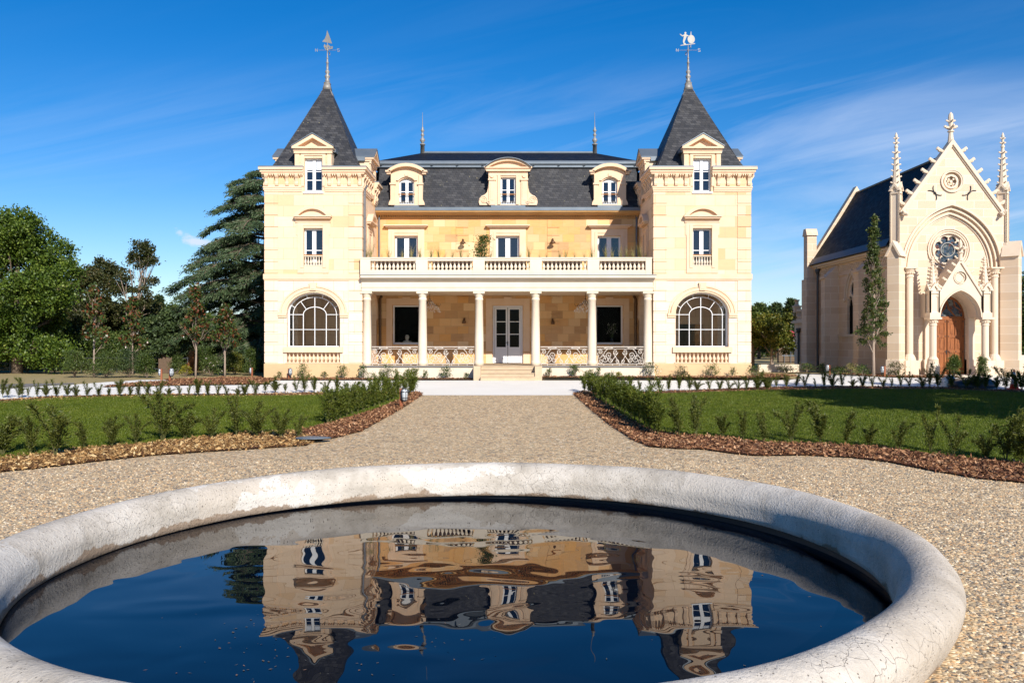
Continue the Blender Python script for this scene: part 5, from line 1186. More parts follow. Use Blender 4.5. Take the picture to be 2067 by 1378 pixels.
b = MB(); FG = lambda u, v, q: (CXc+u, 53.93-q, v)
for s in (-1, 1): b.slab(FG, [(s*3.05, 7.55), (s*2.75, 7.55), (0, 11.98), (0, 12.45)], [], -.45, .12)
for s in (-1, 1):
    x0, x1 = sorted((CXc+s*3.25, CXc+s*2.50)); b.box(x0, x1, 53.7, 54.6, .8, 6.5); x0, x1 = sorted((CXc+s*3.15, CXc+s*2.55)); b.box(x0, x1, 53.85, 54.5, 6.5, 9.3)
    b.slab(lambda u, v, q, s=s: (CXc+s*2.85+q, 54.17+u, v), [(-.42, 9.3), (.42, 9.3), (.20, 9.74), (-.20, 9.74)], [], -.36, .36)
obj('rear_gable', b, M['chapel'], chapel)
b = MB(); b.tube([(CXc-NX-.14, 53.3, 7.3), (CXc-NX-.14, 53.3, .8)], .075, 8); b.lathe((CXc-NX-.14, 53.3, 0), [(.08, 6.75), (.16, 6.95), (.16, 7.1)], 8); obj('downpipe', b, M['dpipe'], chapel)
b = MB(); x0 = CXc-2.8; b.box(x0, CXc+2, 54.65, 57.3, .8, 3.75); b.box(x0-.18, CXc+2, 54.65, 57.5, 3.75, 3.90); b.box(x0+.0, x0+.15, 54.65, 57.3, 3.9, 4.02); b.box(x0, x0+.15, 54.65, 57.3, 4.55, 4.68)
for i in range(9): b.lathe((x0+.075, 54.9+i*.26, 3.97), [(r, z*1.25) for r, z in BALPROF], 8)
b.box(x0-.08, x0+.34, 57.0, 57.42, 3.9, 4.85); b.box(x0-.12, x0+.38, 56.96, 57.46, 4.85, 4.95); b.lathe((x0+.13, 57.2, 0), [(.2, 4.95), (.13, 5.05), (.13, 5.25), (.2, 5.3), (.2, 5.36)], 8)
sac = obj('sacristy', b, M['chapel'], chapel)
b = MB(); b.tube([(x0-.1, 56.2, 3.3), (x0-.1, 56.2, .8)], .075, 8); b.lathe((x0-.1, 56.2, 0), [(.08, 3.1), (.17, 3.3), (.17, 3.42)], 8); obj('downpipe', b, M['dpipe'], sac)

# ------------------------------------------------------------------ trees
def add_trunk(mb, pts, r0, r1, n=9):
    m_ = len(pts); mb.tube(pts, [r0+(r1-r0)*i/(m_-1) for i in range(m_)], n)
def tree(name, label, base, h, clumps, nl, leafs, mat, bark, tr=.22, group=None, seed=1, cat='tree', up=.35, limbs=14, lean=(0, 0), rad=None):
    """clumps: list of ((x, y, z) relative to base, (rx, ry, rz)); leaves sit in small tufts through each clump's shell"""
    g = np.random.default_rng(seed); rr = random.Random(seed)
    root = empty(name, base, label, cat, group)
    mb = MB(); top = h*.72
    pts = [(lean[0]*f*f, lean[1]*f*f, top*f) for f in (0, .15, .35, .6, .85, 1)]; pts = [(x+rr.uniform(-.06, .06)*h*.1*(i > 0), y, z) for i, (x, y, z) in enumerate(pts)]
    add_trunk(mb, pts, tr, tr*.3)
    tufts = []; vol = np.array([c[1][0]*c[1][1]*c[1][2] for c in clumps])**.67; vol = vol/vol.sum()
    for (c, r), v_ in zip(clumps, vol):
        k = max(3, int(v_*nl/70)); d = rdir(g, k); f = g.uniform(.25, 1.0, (k, 1))**.5
        tufts.append(np.array(c)+d*f*np.array(r))
    T = np.concatenate(tufts)
    for i in range(min(limbs, len(T))):
        e = Vector(T[g.integers(0, len(T))]); f = min(.95, max(.18, (e.z/top)*rr.uniform(.45, .8)))
        s_ = Vector((lean[0]*f*f, lean[1]*f*f, top*f)); mid = s_.lerp(e, .5)+Vector((rr.uniform(-.15, .15), rr.uniform(-.15, .15), -.04))*h*.1
        r_ = tr*(1-f*.7)*.5; mb.tube([s_, mid, e], [r_, r_*.55, r_*.15], 6)
        for q in range(2):
            e2 = e+Vector(rdir(g, 1)[0])*h*.06; mb.tube([mid, mid.lerp(e2, .6), e2], [r_*.4, r_*.25, r_*.08], 4)
    obj('trunk', mb, bark, root, True).location = (0, 0, 0)
    per = max(1, nl//len(T)); tr_ = rad or .09*h
    P = np.repeat(T, per, 0)+g.normal(size=(len(T)*per, 3))*tr_*np.array([.5, .5, .38])
    D = rdir(g, len(P)); D[:, 2] += up*g.uniform(-1, 1, len(P)); 
    quads('crown', leaves(P, D, g.uniform(leafs*.6, leafs*1.25, len(P)), g.uniform(leafs*.45, leafs*.85, len(P)), g), mat, root).location = (0, 0, 0)
    return root
def blobs(n, cx_, cz_, rx, rz, cr, seed, ry=None, cy=0):
    r = random.Random(seed); out = []
    for i in range(n):
        a, b_ = r.uniform(0, 2*PI), r.uniform(-.95, 1); q = math.sqrt(max(0, 1-b_*b_)); f = r.uniform(.55, 1)
        c = r.uniform(.7, 1.25)*cr; out.append(((cx_+rx*q*math.cos(a)*f, cy+(ry or rx)*q*math.sin(a)*f, cz_+rz*b_*f), (c, c, c*.8)))
    return out
def T_(px_, Y, z=None): return (at(px_, Y), Y, gz(Y) if z is None else z)
def zr(py, Y): return hz(py, Y)-gz(Y)
tree('broadleaf_tree', 'big bright green leafy tree at the left edge, foliage down to the ground', T_(35, 46), 8.6, blobs(34, -.3, 4.6, 3.5, 3.8, 1.2, 3, 3.0)+[((x, -1.2+.4*math.sin(x*5), 1.3+.25*math.cos(x*3)), (1., .8, .7)) for x in (-3.4, -2.2, -1, .2, 1.4, 2.5, 3.2)], 110000, .15, M['broad'], M['bark'], .3, seed=11, limbs=22, rad=.40)
tree('oak_tree', 'olive brown oak with rounded crown beside the big bright tree', T_(196, 55), 7.6, blobs(16, 0, 4.6, 1.9, 2.4, .8, 5), 20000, .17, M['oakleaf'], M['palebark'], .2, seed=12, group='oaks on the left', rad=.36)
tree('oak_tree', 'tall thin oak with open branches and one leafy head against the sky', T_(262, 54), 8.3, [((.75, 0, 7.6), (.75, .7, .7)), ((1.15, 0, 6.9), (.6, .6, .45)), ((.3, .2, 7.0), (.6, .6, .5)), ((1.2, 0, 5.6), (.5, .5, .25)), ((.7, 0, 5.1), (.6, .5, .3)), ((1.0, .2, 4.5), (.6, .5, .3)), ((.3, 0, 4.0), (.9, .7, .5)), ((-.4, .3, 6.0), (.5, .5, .35))], 6500, .15, M['oakleaf'], M['palebark'], .17, seed=13, group='oaks on the left', limbs=26, lean=(.9, 0), rad=.26)
tree('oak_tree', 'low spreading yellowish oak between the thin oak and the pine', T_(292, 58), 4.8, blobs(14, 0, 2.6, 2.4, 1.9, .8, 8), 16000, .17, M['oakleaf'], M['bark'], .2, seed=14, group='oaks on the left', rad=.4)
for i, (px_, Y, h, rx, mat, lab) in enumerate(((100, 60, 6.5, 3.2, 'midleaf', 'dark leafy tree half hidden behind the big bright tree'), (235, 62, 5.0, 2.8, 'midleaf', 'dark bushy tree behind the round oak'), (-30, 56, 6.5, 3.2, 'midleaf', 'dark leafy tree behind the left edge of the big bright tree'), (330, 66, 4.6, 2.4, 'midleaf', 'rounded green tree in the gap left of the cedar'))):
    tree('leafy_tree', lab, T_(px_, Y), h, blobs(14, 0, h*.5, rx, h*.42, 1.0, 20+i), 14000, .22, M[mat], M['bark'], .2, seed=30+i, group='background trees on the left', rad=.5)
def conifer(name, label, base, h, r, mat, seed, nb=60, group=None, needles=7000, L=.28):
    g = np.random.default_rng(seed); root = empty(name, base, label, 'tree', group)
    mb = MB(); add_trunk(mb, [(0, 0, 0), (.05, 0, h*.5), (0, 0, h)], r*.07+.05, .02, 7)
    P = []; D = []; per = needles//nb
    for i in range(nb):
        f = (i+.5)/nb; z = h*(.10+.88*f); a = i*2.4+g.uniform(-.4, .4); l = r*(1-f)**.75*g.uniform(.75, 1.15)+.12
        e = np.array([math.cos(a)*l, math.sin(a)*l, z+l*.25]); s_ = np.array([0, 0, z]); mb.tube([tuple(s_), tuple(e)], [.03, .008], 4)
        t_ = g.uniform(.15, 1.05, (per, 1)); q = s_+(e-s_)*t_+g.normal(size=(per, 3))*np.array([.16, .16, .09])*(.5+l*.25)
        P.append(q); d = (e-s_)/np.linalg.norm(e-s_)+g.normal(size=(per, 3))*.6; d[:, 2] += .25; D.append(d)
    obj('trunk', mb, M['bark'], root, True).location = (0, 0, 0)
    P = np.concatenate(P); D = np.concatenate(D); quads('crown', leaves(P, D, g.uniform(L*.6, L*1.2, len(P)), L*.28, g), mat, root).location = (0, 0, 0)
for i, (px_, Y, top, r, lab) in enumerate(((320, 84, 596, 1.5, 'distant pine standing highest above the wood left of the cedar'), (345, 88, 618, 1.8, 'distant pine just right of the highest one, left of the cedar'), (372, 86, 622, 1.6, 'distant pine at the tip of the cedar branches'), (300, 90, 612, 1.8, 'distant pine behind the thin oak'), (395, 80, 630, 1.8, 'distant pine seen under the cedar branches'),
        (1532, 84, 613, 1.9, 'dark pine just right of the right tower'), (1567, 88, 612, 2.0, 'dark pine in the middle of the gap between house and chapel'), (1597, 80, 604, 1.7, 'tall dark pine close to the chapel'), (1550, 95, 622, 2.2, 'dark pine standing back between two taller pines'))):
    conifer('pine_tree', lab, T_(px_, Y), zr(top, Y), r, M['pine'], 50+i, group='distant pines', needles=6500, nb=70, L=.34)
def pads(name, label, base, pd, mat, seed, tr=.2, h=4, n=14000):
    return tree(name, label, base, h, pd, n, .16, mat, M['bark'], tr, seed=seed, limbs=16, up=.5, rad=.22)
pads('scots_pine', 'low pine with flat layered dark green tufts in front of the cedar', T_(330, 47), [((x, y, z), (r, r*.8, .16)) for x, y, z, r in ((-.8, 0, 1.7, .9), (.6, .3, 1.9, .9), (-.3, 0, 2.3, .9), (.9, 0, 2.6, .7), (0, .2, 2.9, .8), (-.9, .2, 2.8, .6), (.4, 0, 3.3, .6), (1.4, 0, 2.1, .7), (-.2, 0, 1.2, .9))], M['pine'], 61, .14, 3.6, 16000)
# the cedar: tiers of drooping sprays
def cedar(base, h, seed):
    g = np.random.default_rng(seed); rr = random.Random(seed)
    root = empty('cedar_tree', base, 'large blue-green cedar with drooping layered branches behind the left tower', 'tree')
    mb = MB(); add_trunk(mb, [(0, 0, 0), (.1, 0, h*.3), (0, .1, h*.6), (.1, 0, h*.85), (0, 0, h)], .5, .06, 10)
    P = []; D = []
    prof = [(0, 4.0), (.12, 4.8), (.30, 5.6), (.42, 5.5), (.55, 4.8), (.7, 3.9), (.82, 3.3), (.93, 2.1), (1, .8)]
    nb = 86
    for i in range(nb):
        f = .05+.94*i/nb; z = h*f; a = i*2.399+rr.uniform(-.3, .3)
        l = np.interp(f, [p[0] for p in prof], [p[1] for p in prof])*rr.uniform(.70, 1.08)
        rise = rr.uniform(.10, .22) if f > .3 else rr.uniform(.0, .1)
        pts = []
        for k in range(9):
            t = k/8; pts.append(Vector((math.cos(a)*l*t, math.sin(a)*l*t, z+l*(rise*t*1.6-(rise+.26)*t*t*t))))
        r_ = .035+.012*l; mb.tube(pts, [r_*(1-.85*k/8) for k in range(9)], 5)
        side = Vector((-math.sin(a), math.cos(a), 0)); ax_ = Vector((math.cos(a), math.sin(a), 0))
        nt = int(8+l*6)
        for k in range(nt):
            t = .22+.78*k/nt+rr.uniform(-.02, .02); q = pts[min(7, int(t*8))].lerp(pts[min(8, int(t*8)+1)], t*8-int(t*8)) if t < 1 else pts[8]
            s_ = 1 if k % 2 else -1; ln = l*(.30*(1-t)+.13)*rr.uniform(.7, 1.2)
            e = q+(side*s_*.85+ax_*.75)*ln+Vector((0, 0, -ln*rr.uniform(.18, .50))); mb.tube([q, q.lerp(e, .5)+Vector((0, 0, .05*ln)), e], [.010, .007, .003], 3)
            m_ = int(30+58*ln); tt = g.uniform(0, 1.05, (m_, 1)); base_ = np.array(q)+(np.array(e)-np.array(q))*tt
            base_ = base_+g.normal(size=(m_, 3))*np.array([.10, .10, .03]); base_[:, 2] -= np.abs(g.normal(size=m_))*.06
            dd_ = np.array((e-q).normalized())+np.array(side)*g.choice([-1, 1], (m_, 1))*g.uniform(.2, 1.0, (m_, 1))+g.normal(size=(m_, 3))*.25; dd_[:, 2] -= g.uniform(.0, .75, m_)
            P.append(base_); D.append(dd_)
    obj('trunk', mb, M['bark'], root, True).location = (0, 0, 0)
    P = np.concatenate(P); D = np.concatenate(D); keep = P[:, 2] > .25; P, D = P[keep], D[keep]
    quads('crown', leaves(P, D, g.uniform(.12, .26, len(P)), g.uniform(.035, .06, len(P)), g), M['cedar'], root).location = (0, 0, 0)
cedar(T_(540, 50.5), 12.2, 5)
# far woods that read as one mass
for x0, x1, y_, hh, n_ in ((-110, -24, 92, 4.6, 90000), (20, 90, 96, 4.4, 60000)):
    xx = rng.uniform(x0, x1, n_); top = hh*(.8+.2*np.sin(xx*.9)+.12*np.sin(xx*2.3+1)); P = np.column_stack([xx, y_+rng.uniform(-2.5, 2.5, n_), .8+top*rng.uniform(0, 1, n_)**.75])
    quads('far_wood', leaves(P, rdir(rng, n_), rng.uniform(.25, .5, n_), rng.uniform(.15, .3, n_), rng), M['midleaf'])['kind'] = 'stuff'
n_ = 60000; xx = rng.uniform(-36, -15.5, n_); P = np.column_stack([xx, 52+rng.uniform(-1.5, 1.5, n_), .8+(1.9+.5*np.sin(xx*1.7)+.3*np.sin(xx*4.1))*rng.uniform(0, 1, n_)**.8])
quads('undergrowth', leaves(P, rdir(rng, n_), rng.uniform(.10, .2, n_), rng.uniform(.06, .12, n_), rng), M['midleaf'])['kind'] = 'stuff'
# magnolia saplings
for i, (px_, Y, y0, y1, r, lab) in enumerate(((190, 41, 697, 572, .80, 'magnolia sapling with red-backed leaves, leftmost of the four, beside the big bright tree'), (268, 44, 708, 597, .78, 'magnolia sapling with no bare trunk showing, second of the four from the left'), (395, 40.5, 695, 570, .74, 'tallest magnolia sapling with straight orange-brown trunk, in front of the cedar'), (454, 41.5, 700, 612, .84, 'short magnolia sapling with wide low crown, closest to the left tower'))):
    z0, z1 = zr(y0, Y), zr(y1, Y); h = z1; g = random.Random(i+40)
    cl = [((r*(1-f)**.7*.62*math.cos(k*2.4), r*(1-f)**.7*.62*math.sin(k*2.4), z0+(z1-z0)*(.08+.84*f)), (.30*(1.15-f), .30*(1.15-f), .26)) for k in range(22) for f in ((k+.5)/22,)]
    cl += [((0, 0, z0+(z1-z0)*.9), (.10, .10, .22))]
    tree('magnolia_sapling', lab, T_(px_, Y), h*1.15, cl, 1500, .17, M['mag'], M['palebark'], .055, group='magnolia saplings', seed=70+i, limbs=12, up=1., rad=.16)
cl = [((.06*math.cos(k*2.4)+(.48*(1-f)**.8+.02)*math.cos(k*2.1), (.48*(1-f)**.8)*math.sin(k*2.1), zr(690, 41.2)+(zr(447, 41.2)-zr(690, 41.2))*f), (.24*(1.2-f), .24*(1.2-f), .32)) for k in range(46) for f in ((k+.5)/46,)]
cl += [((-.62, 0, zr(672, 41.2)), (.22, .2, .16)), ((.35, 0, zr(610, 41.2)), (.3, .2, .2)), ((.32, 0, zr(650, 41.2)), (.3, .3, .2))]
tree('columnar_tree', 'slim upright young tree with narrow leafy crown standing in front of the chapel wall', T_(1764, 41.2), 8.0, cl, 6400, .115, M['column'], M['palebark'], .075, seed=77, limbs=26, up=.6, rad=.15)
tree('robinia_tree', 'yellow-green bushy tree beside the right tower', T_(1558, 49.5), 4.0, blobs(18, 0, 2.3, 1.35, 1.35, .5, 41), 12000, .14, M['yel'], M['palebark'], .12, seed=80, limbs=26, rad=.25)
tree('leafy_tree', 'dark green tree between the yellow-green bushy tree and the right tower', T_(1520, 51), 4.3, blobs(12, 0, 2.2, 1.0, 1.7, .6, 43), 10000, .16, M['midleaf'], M['bark'], .12, seed=81, rad=.3)
tree('leafy_tree', 'dark broad tree at the far right edge behind the chapel', T_(2105, 62), 7.3, blobs(16, 0, 3.6, 2.9, 3.0, 1.0, 47), 16000, .2, M['midleaf'], M['bark'], .2, seed=82, rad=.4)
# trees standing outside the frame on the right, whose shadow falls over the right lawn
for i, (x, y, h) in enumerate(((17.6, 18.6, 10.8), (22.6, 19.2, 11.2), (27.6, 18.6, 11.4), (33, 19.5, 11.4))):
    tree('leafy_tree', 'tall leafy tree standing outside the right edge, shading the right lawn', (x, y, gz(y)), h, blobs(26, 0, h*.62, 2.5, h*.34, 1.2, 90+i), 16000, .30, M['midleaf'], M['bark'], .25, seed=95+i, group='trees shading the right lawn', rad=.55)

# ------------------------------------------------------------------ low plants
def shrub_proto(kind, seed):
    g = np.random.default_rng(seed); rr = random.Random(seed)
    P = []; D = []; mb = MB()
    if kind == 'yew': ns, sprd, n, L = rr.randint(4, 8), .40, 300, .08
    elif kind == 'hedge': ns, sprd, n, L = 8, .30, 190, .075
    for i in range(ns):
        a = rr.uniform(0, 2*PI); s = rr.uniform(.15, 1)*sprd; hh = rr.uniform(.5, 1.0) if i else 1.
        bend = rr.uniform(-.25, .35); e = Vector((math.cos(a)*s, math.sin(a)*s, hh)); c1 = Vector((e.x*.25, e.y*.25, hh*.45))
        pts = [Vector((e.x*.05, e.y*.05, 0)), c1, Vector((e.x*.65, e.y*.65, hh*.8)), Vector((e.x*(1+bend), e.y*(1+bend), hh))]
        mb.tube(pts, [.009, .007, .005, .002], 4)
        for k in range(n):
            t = rr.uniform(.12, 1)*3; j = min(2, int(t)); q = pts[j].lerp(pts[j+1], t-j); d = (pts[j+1]-pts[j]).normalized()
            if rr.random() < .35:
                o = Vector(rdir(g, 1)[0]); o.z = abs(o.z)*.6; q = q+o*rr.uniform(.02, .16); d = (d*.6+o).normalized()
            P.append(tuple(q+Vector((rr.gauss(0, .018), rr.gauss(0, .018), rr.gauss(0, .012))))); dd_ = d+Vector(rdir(g, 1)[0])*.85; D.append(tuple(dd_))
    root = empty('yew_plant', (0, -60, 0))
    obj('stem', mb, M['greenstem'], root).location = (0, 0, 0)
    P = np.array(P); D = np.array(D)
    quads('foliage', leaves(P, D, g.uniform(L*.6, L*1.3, len(P)), L*.27, g), M['yew'] if kind == 'yew' else M['yewd'], root).location = (0, 0, 0)
    return root
protos = [shrub_proto('yew', 200+i) for i in range(8)]; hprotos = [shrub_proto('hedge', 230+i) for i in range(5)]
used = set()
def place(protolist, loc, h, label, group, rr, wide=1., cat='shrub'):
    p = protolist[rr.randrange(len(protolist))]; rz = rr.uniform(0, 2*PI); sc = (h*wide, h*wide, h)
    if p.name in used:
        return copy_tree(p, None, loc, rz, sc, label, group)
    used.add(p.name); p.location = loc; p.rotation_euler = (0, 0, rz); p.scale = sc; p['label'] = label; p['category'] = cat; p['group'] = group; return p
for p in protos+hprotos: p['category'] = 'shrub'
rr = random.Random(77)
def row(pts, fmt, group, pl=protos, wide=1.):
    pts = sorted(pts, key=lambda t: t[0])
    for i, (px_, py_, hp) in enumerate(pts):
        g_ = gp(px_, py_); place(pl, (g_.x, g_.y, g_.z+.04), hp*g_.y/1700*rr.uniform(.85, 1.3), fmt % ORD[i], group, rr, wide*rr.uniform(.75, 1.35))
far_l = [(x/3.975, 803-x/700, 26) for x in (20, 60, 150, 180, 225, 295, 370, 455, 540, 610, 695, 790, 875, 960, 1045, 1110, 1185, 1280, 1355, 1440, 1515, 1585, 1665, 1745, 1820, 1910, 1965, 2050)]
far_l = [(a, b_, h*rr.uniform(.7, 1.25)) for a, b_, h in far_l]+[(500+x/3.828, 793, 24*rr.uniform(.7, 1.2)) for x in (135, 215, 290, 375, 440, 515, 610, 690, 760, 840, 895)]
row(far_l, 'young yew, %s from the left in the row between left lawn and pale drive', 'yews along the far edge of the left lawn')
front_l = [(5, 921, 85), (62, 921, 62), (114, 922, 95), (171, 908, 60), (226, 905, 52), (274, 899, 58), (328, 893, 82), (374, 889, 74), (428, 887, 58), (478, 882, 70), (518, 884, 56), (567, 886, 46), (603, 886, 40)]
row(front_l, 'sparse young yew, %s from the left along the near edge of the left lawn', 'yews along the near edge of the left lawn', wide=.95)
hl = [(660+(835-660)*f+rr.uniform(-4, 4), 858-(858-793)*f, 58-16*f) for f in [i/17 for i in range(18)]]
row(hl, 'dense yew, %s from the left in the slanting hedge left of the gravel path', 'yews of the hedge left of the path', hprotos, 1.15)
far_r = [(1030+x/3.828, 791-(x-925)/500, 27*rr.uniform(.75, 1.2)) for x in (925, 1000, 1090, 1150, 1225, 1305, 1385, 1445, 1540, 1620, 1690, 1760, 1825, 1910, 1985)]
far_r += [(1550+x/4, 784+(x > 1500)*(x-1500)/120, (25 if x < 1200 else 34)*rr.uniform(.75, 1.2)) for x in (20, 70, 150, 225, 300, 385, 455, 520, 600, 685, 765, 845, 930, 1000, 1075, 1145, 1250, 1305, 1375, 1480, 1600, 1690, 1760, 1850, 1920, 2000, 2050)]
row(far_r, 'young yew, %s from the left in the row between right lawn and pale drive', 'yews along the far edge of the right lawn')
hr_ = [(1182+(1330-1182)*f+rr.uniform(-4, 4), 792+(880-792)*f**1.1, 40+32*f) for f in [i/19 for i in range(20)]]
row(hr_, 'dense yew, %s from the left in the slanting hedge right of the gravel path', 'yews of the hedge right of the path', hprotos, 1.15)
front_r = [(1372, 884, 72), (1405, 884, 76), (1458, 885, 52), (1500, 890, 62), (1543, 896, 44), (1598, 897, 66), (1656, 898, 80), (1706, 902, 54), (1755, 905, 40), (1815, 912, 60), (1878, 916, 72), (1925, 922, 72), (1990, 930, 70), (2030, 934, 78), (2062, 940, 86)]
row(front_r, 'sparse young yew, %s from the left along the near edge of the right lawn', 'yews along the near edge of the right lawn', wide=.95)

def leafbush(label, base, w_, h, mat, seed, n=900, L=.07, flowers=0, cat='shrub', name='leafy_shrub', group=None, fl=None):
    g = np.random.default_rng(seed); root = empty(name, base, label, cat, group); mb = MB()
    k = 9; T = np.column_stack([g.uniform(-1, 1, k*4)*w_*.5, g.uniform(-1, 1, k*4)*w_*.4, g.uniform(.2, 1, k*4)*h]); T[:, :2] *= np.sqrt(np.clip(1.1-T[:, 2:3]/h, .12, 1))
    for t_ in T[:k]: mb.tube([(0, 0, 0), (t_[0]*.4, t_[1]*.4, t_[2]*.55), tuple(t_)], [.018, .012, .004], 4)
    obj('stem', mb, M['bark'], root).location = (0, 0, 0)
    P = np.repeat(T, n//len(T)+1, 0); P = P+g.normal(size=P.shape)*np.array([w_*.11, w_*.11, h*.08]); P[:, 2] = np.abs(P[:, 2]); D = rdir(g, len(P)); D[:, 2] += .4
    quads('foliage', leaves(P, D, g.uniform(L*.6, L*1.3, len(P)), L*.45, g), mat, root).location = (0, 0, 0)
    if flowers:
        Q = T[g.integers(0, len(T), flowers)]+g.normal(size=(flowers, 3))*np.array([w_*.14, w_*.14, h*.1]); Q[:, 1] -= w_*.1
        quads('blossoms', leaves(np.repeat(Q, 5, 0), rdir(g, flowers*5), .055, .05, g), fl or M['flower'], root).location = (0, 0, 0)
BD = [(563, 38.0, 13, .3, 'bush', 'tiny shrub below the left corner of the left tower'), (612, 37.9, 30, .62, 'bush', 'round green shrub below the arched window of the left tower'), (654, 37.9, 14, .3, 'bush', 'tiny shrub between two green shrubs at the left tower foot'), (692, 37.9, 27, .6, 'bush', 'bushy green shrub below the right side of the left tower'),
      (734, 37.8, 26, .5, 'bush', 'thin leafy shrub where the left tower meets the white porch wall'), (781, 37.8, 27, .7, 'rose', 'pale-flowering rose bush below the first porch railing'), (859, 37.9, 17, .22, 'bush', 'narrow upright shrub below the second porch railing'), (900, 37.9, 23, .55, 'green', 'compact bright green shrub in front of the white porch wall, left of the steps'), (941, 37.9, 12, .25, 'bush', 'tiny shrub beside the left side of the porch steps'),
      (1108, 38.0, 16, .3, 'green', 'small upright shrub right of the porch steps'), (1160, 38.0, 23, .6, 'green', 'leaning bright green shrub in front of the white porch wall, right of the steps'), (1208, 38.0, 18, .25, 'bush', 'narrow dark shrub below the right porch railing'), (1249, 38.0, 10, .3, 'gold', 'low yellowish shrub below the last porch railing'), (1312, 38.0, 28, .8, 'rose', 'large pale-flowering rose bush below the last porch column'),
      (1377, 38.1, 22, .6, 'orange2', 'reddish-green shrub below the left side of the right tower'), (1435, 38.1, 27, .7, 'bush', 'olive green shrub below the arched window of the right tower'), (1478, 38.1, 18, .35, 'bush', 'small thin shrub at the right tower foot'), (1525, 38.4, 27, .8, 'green', 'round dense green shrub at the outer corner of the right tower')]
for i, (px_, Y, hp, w_, k, lab) in enumerate(BD):
    b_ = .12 if px_ > 1090 and px_ < 1510 else .04
    leafbush(lab, (at(px_, Y), Y, .8+b_), w_, hp*Y/1700, M[{'bush': 'bush', 'rose': 'bush', 'green': 'midleaf', 'gold': 'gold', 'orange2': 'oakleaf'}[k]], 300+i, 420 if hp > 18 else 160, .065, 26 if k == 'rose' else 0, group=None)
BG = [(150, 40.5, 44, 1.3, 'bush', 'dark round shrub just left of the leftmost magnolia trunk'), (214, 40.2, 44, 1.4, 'bush', 'dark round shrub just right of the leftmost magnolia trunk'), (262, 40.6, 50, 1.4, 'pine', 'dark conifer-like shrub below the second magnolia'), (297, 40.2, 40, .8, 'midleaf', 'pointed green shrub beside the wooden screen'), (358, 45, 30, .8, 'bush', 'upright green shrub right of the wooden screen'), (375, 42, 18, .5, 'gold', 'low golden-yellow shrub at the foot of the tallest magnolia'), (388, 43, 40, .5, 'orange', 'dry orange-leaved shrub behind the tallest magnolia trunk'),
      (425, 42, 34, .9, 'bush', 'flowering shrub with pale leaves between the two right magnolias'), (475, 44, 38, .9, 'yel', 'yellow-green shrub right of the shortest magnolia'), (506, 43, 44, .7, 'midleaf', 'tall grey-green shrub next to the left tower corner'), (412, 46, 44, 1.2, 'midleaf', 'green shrub in shade behind the tallest magnolia'), (110, 47, 24, 1.0, 'pine', 'low dark shrub under the big bright tree'), (55, 47, 24, 1.2, 'pine', 'low dark shrub under the big bright tree near the left edge'),
      (1808, 41.3, 24, .8, 'orange2', 'reddish shrub at the left corner of the chapel front'), (1925, 40.6, 36, .55, 'green', 'green shrub on thin stems in front of the chapel door'), (1983, 40.7, 34, .5, 'bush', 'thin leafy shrub in front of the right porch column of the chapel'), (1741, 41.6, 18, .7, 'bush', 'spiky low shrub at the foot of the slim upright tree'), (1720, 42.5, 20, .6, 'straw', 'tuft of dry green plants beside the slim upright tree'), (1692, 43, 14, .9, 'green', 'low feathery green plant by the chapel side wall'), (1660, 44, 18, .4, 'pine', 'small dark conifer by the chapel downpipe'), (1628, 47, 15, .9, 'bush', 'low green shrub at the far end of the chapel wall'), (1588, 47, 12, .9, 'bush', 'low shrub in front of the low white wall')]
for i, (px_, Y, hp, w_, k, lab) in enumerate(BG):
    leafbush(lab, (at(px_, Y), Y, .82), w_*1.15, hp*1.12*Y/1700, M[{'green': 'midleaf', 'orange2': 'oakleaf'}.get(k, k)], 340+i, (3200 if hp > 35 else 1600) if hp > 25 else 500, .075, 14 if 'flowering' in lab else 0)
# planting along the balcony
def tuft_proto(seed, n=34):
    g = np.random.default_rng(seed); mb = MB(); V = []
    for i in range(n):
        a = g.uniform(0, 2*PI); l = g.uniform(.5, 1.0); le = g.uniform(.1, .5); p = np.array([g.normal()*.03, g.normal()*.03, 0]); w_ = .012
        sd = np.array([-math.sin(a), math.cos(a), 0])*w_; prev = p; 
        for k in range(4):
            t = (k+1)/4; q = p+np.array([math.cos(a)*le*t*t, math.sin(a)*le*t*t, l*(t-.25*le*t*t*t)]); w0, w1 = 1-k/4, 1-(k+1)/4
            V.append([prev-sd*w0, prev+sd*w0, q+sd*w1, q-sd*w1]); prev = q
    r = empty('grass_tuft', (0, -60, 0)); r['category'] = 'plant'
    quads('blades', np.array(V), M['straw'], r).location = (0, 0, 0); return r
tp = [tuft_proto(400+i) for i in range(4)]
for i, (a, b_) in enumerate(((-6.15, -4.35), (-3.5, -1.75), (-.9, .85), (1.7, 3.45), (4.3, 6.1))):
    r = empty('planter_box', ((a+b_)/2, 39.3, 5.56), 'long dark brown planter box behind the balustrade, %s from the left' % ORD[i], 'planter', 'planter boxes on the balcony'); w2_ = (b_-a)/2
    obj('box', MB().box(-w2_, w2_, -.2, .2, .26, .68), M['dkrust'], r).location = (0, 0, 0); obj('soil', MB().box(-w2_+.03, w2_-.03, -.17, .17, .681, .70), M['mulch'], r).location = (0, 0, 0)
    for u in (-w2_+.1, w2_-.1): obj('leg', MB().box(u-.03, u+.03, -.15, .15, 0, .26), M['dkrust'], r).location = (0, 0, 0)
bx_ = [740, 748, 770, 785, 812, 830, 848, 870, 885, 897, 913, 930, 945, 990, 1050, 1068, 1090, 1104, 1130, 1142, 1160, 1180, 1194, 1222, 1236, 1252, 1265, 1278, 1292, 1303]
